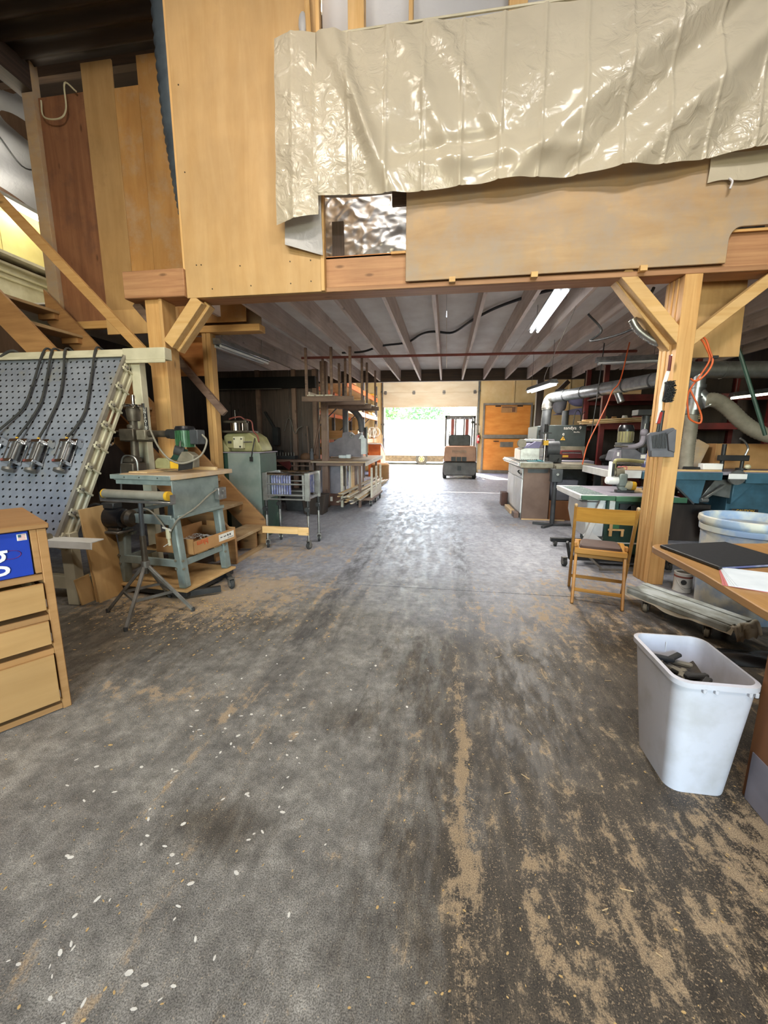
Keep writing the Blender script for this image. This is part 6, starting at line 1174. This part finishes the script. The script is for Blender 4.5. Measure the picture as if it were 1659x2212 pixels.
# ---------------------------------------------------------------- truck and trees in the yard
t = thing('box_truck', 'white box trailer parked outside the loading door', 'truck', (-2.0, 23.0, 0))
part(t, 'box_body', B().box(-9.0, 4.5, 22.0, 24.4, .56, 2.35), 'truck_white', .02); part(t, 'skirt_rail', B().box(-9.0, 4.5, 22.02, 22.1, .46, .56), 'truck_white', .004); part(t, 'chassis', B().box(-8.8, 4.3, 22.06, 24.2, .14, .47), 'iron', .01)
for i in range(22): part(t, 'side_rib', B().box(-8.8+.6*i, -8.78+.6*i, 21.99, 22.0, .56, 2.35), 'truck_white')
for x in (-1.3, -6.0, 3.4):
    w_ = part(t, 'wheel', B().cyl((x, 22.05, .28), (x, 22.3, .28), .33, n=28), 'rubber', .02); h_ = part(w_, 'rim', B().cyl((x, 22.03, .28), (x, 22.06, .28), .17, n=20), 'hose_grey', .006)
    for k in range(6): a = k*PI/3; part(w_, 'rim_hole', B().cyl((x+.12*math.cos(a), 22.02, .28+.12*math.sin(a)), (x+.12*math.cos(a), 22.032, .28+.12*math.sin(a)), .03, n=10), 'iron')
    part(w_, 'hub', B().cyl((x, 21.99, .28), (x, 22.04, .28), .06, n=12), 'yellow')
def tree(x, y, h, r, label, mat, n):
    t = thing('tree', label, 'tree', (x, y, 0), group='trees beyond the trailer')
    part(t, 'trunk', B().cyl((x, y, 0), (x, y, h*.6), .18, .1, 8), 'bark')
    b = B()
    for i in range(n):
        a, c_, q = random.random()*2*PI, random.uniform(-1, 1), random.random()**.33
        s_ = math.sqrt(1-c_*c_); p = Vector((x+r*q*s_*math.cos(a), y+r*q*s_*math.sin(a), h*.62+h*.38*q*c_)); d = Vector((R(0, 1), R(0, 1), R(0, .6))).normalized()*random.uniform(.16, .34); e = d.orthogonal().normalized()*.12
        b.add([p-d, p+e, p+d, p-e], [(0, 1, 2, 3)])
    part(t, 'foliage', b, mat)
tree(-5.6, 33, 5.2, 2.4, 'bushy tree above the trailer, left in the doorway', 'leaf_a', 1500); tree(-2.0, 38, 5.0, 2.3, 'bushy tree above the trailer in the middle of the doorway', 'leaf_b', 1500); tree(.2, 40, 3.0, 1.4, 'low distant shrub beside the forklift mast', 'leaf_b', 500)

# ---------------------------------------------------------------- lamps, cables and pipe under the loft
def shop_light(label, p, q, drop, on, zt=3.0, watts=0):
    p, q = Vector(p), Vector(q); d = (q-p).normalized(); s_ = d.cross(Vector((0, 0, 1))).normalized()
    t = thing('tube_light', label, 'light fixture', ((p+q)/2)[:])
    c = B()
    for e in (p, q):
        c.v += [e-s_*.08, e+s_*.08, e+s_*.045+Vector((0, 0, .07)), e-s_*.045+Vector((0, 0, .07))]
    c.f += [(0, 1, 2, 3), (7, 6, 5, 4), (0, 4, 5, 1), (1, 5, 6, 2), (2, 6, 7, 3), (3, 7, 4, 0)]
    part(t, 'housing', c, 'galv', .003)
    for k in (-.04, .04):
        part(t, 'tube', B().cyl(p+s_*k+d*.03-Vector((0, 0, .02)), q+s_*k-d*.03-Vector((0, 0, .02)), .017, n=10), on)
    for e in (p.lerp(q, .1), p.lerp(q, .9)): part(t, 'hanger', B().cyl(e+Vector((0, 0, .07)), (e.x, e.y, zt), .004, n=5), 'steel_dull')
    if watts: light('tube_light_glow', 'AREA', (p+q)/2-Vector((0, 0, .05)), (0, 0, -1), watts, (1, .96, .9), 1.2, .15).rotation_euler = Euler((0, 0, math.atan2(d.y, d.x)))
    return t
shop_light('bright twin-tube fixture between joists above the right of the aisle', (1.05, 4.35, 2.76), (1.1, 5.92, 2.76), .1, 'tube_dim', 3.03, 60)
shop_light('twin-tube fixture hung low beside the dark far post', (1.62, 8.8, 2.3), (1.8, 7.6, 2.3), .1, 'tube_dim', 3.03, 60)
shop_light('grey dusty tube fixture above the power feeder', (2.2, 6.85, 2.5), (3.05, 6.75, 2.5), .1, 'tube_off', 2.78)
shop_light('unlit twin-tube fixture tilted over the green cabinet', (-2.86, 4.95, 2.5), (-2.82, 6.3, 2.52), .1, 'tube_off', 3.0)
shop_light('lit tube fixture far right beyond the beige hose', (4.5, 7.5, 2.03), (5.1, 7.5, 2.1), .1, 'tube_on', 2.9)
shop_light('added unseen twin-tube fixture brightening the far bay', (-1.5, 13.5, 5.2), (0, 13.5, 5.2), .1, 'tube_dim', 6.2, 260)  # added lamp, hidden by the loft, lifts the far bay's brightness
solo('cross_pipe', B().cyl((-2.6, 7.3, 2.76), (3.0, 7.45, 2.76), .022, n=10), 'red_dusty', 'thin rusty pipe slung across below the joists', 'pipe')
solo('ceiling_cable', B().tube([(-2.0, 7.9, 2.95), (-1.5, 7.4, 2.86), (-1.2, 7.6, 2.99), (-.735, 7.45, 3.0), (-.45, 6.95, 3.01), (-.25, 6.78, 3.0), (.05, 6.87, 3.0), (.32, 6.21, 3.0), (.64, 5.62, 3.0), (1.17, 5.1, 3.0), (1.7, 4.6, 2.9)], .018, 8), 'black', 'thick black cable snaking across the joists', 'cable')
solo('pull_string', B().tube([(1.35, 5.0, 2.78), (1.42, 5.6, 2.7), (1.5, 6.5, 2.55), (1.62, 7.5, 2.42), (1.72, 8.0, 2.38)], .005, 5), 'hose_grey', 'grey lead drooping to the low twin-tube fixture', 'cord')
solo('rafter_wire', B().tube([(1.6, 5.4, 2.8), (1.75, 5.35, 2.6), (1.65, 5.4, 2.5), (1.9, 5.2, 2.52), (2.1, 5.0, 2.6)], .012, 6), 'black', 'dark cable loop below the joists left of the right post', 'cable')

# ---------------------------------------------------------------- chips and shavings on the floor
def chips(n, gen, label, mat, l0, l1):
    b = B()
    for i in range(n):
        x, y = gen(); a = random.random()*PI; l = random.uniform(l0, l1); w_ = l*random.uniform(.3, .8); c_, s_ = math.cos(a), math.sin(a); h = random.uniform(.0008, .002)
        b.add([(x+c_*l*u-s_*w_*v, y+s_*l*u+c_*w_*v, h) for u, v in ((-1, 0), (-.5, -.8), (.5, -.8), (1, 0), (.5, .8), (-.5, .8))], [(0, 1, 2, 3, 4, 5)])
    o = solo('wood_chips', b, mat, label, 'chips', kind='stuff')
    return o
def near():
    d = random.random()**1.5
    return (random.gauss(-.95+.25*d, .28), .55+1.7*d)
chips(130, near, 'white oval chips scattered over the left foreground floor', 'label_white', .005, .012)
def saw_area(): return (random.gauss(-2.0, .5), random.gauss(2.9, .35))
chips(900, saw_area, 'pale shavings strewn around the radial arm saw', 'sawdust', .004, .012)
def anywhere(): return (random.uniform(-2.2, 1.3), .5+3.4*random.random()**1.3)
chips(1100, anywhere, 'fine wood flecks over the whole foreground floor', 'sawdust', .002, .006)
def splint():
    return (random.uniform(-.4, 1.2), .55+2.2*random.random())
b = B()
for i in range(30):
    x, y = splint(); a = random.random()*PI; l = random.uniform(.006, .022); b.bar((x-math.cos(a)*l, y-math.sin(a)*l, .002), (x+math.cos(a)*l, y+math.sin(a)*l, .002), .0025, .002)
solo('splinters', b, 'lumber_pale', 'thin wood splinters on the grimy right foreground floor', 'splinters', kind='stuff')
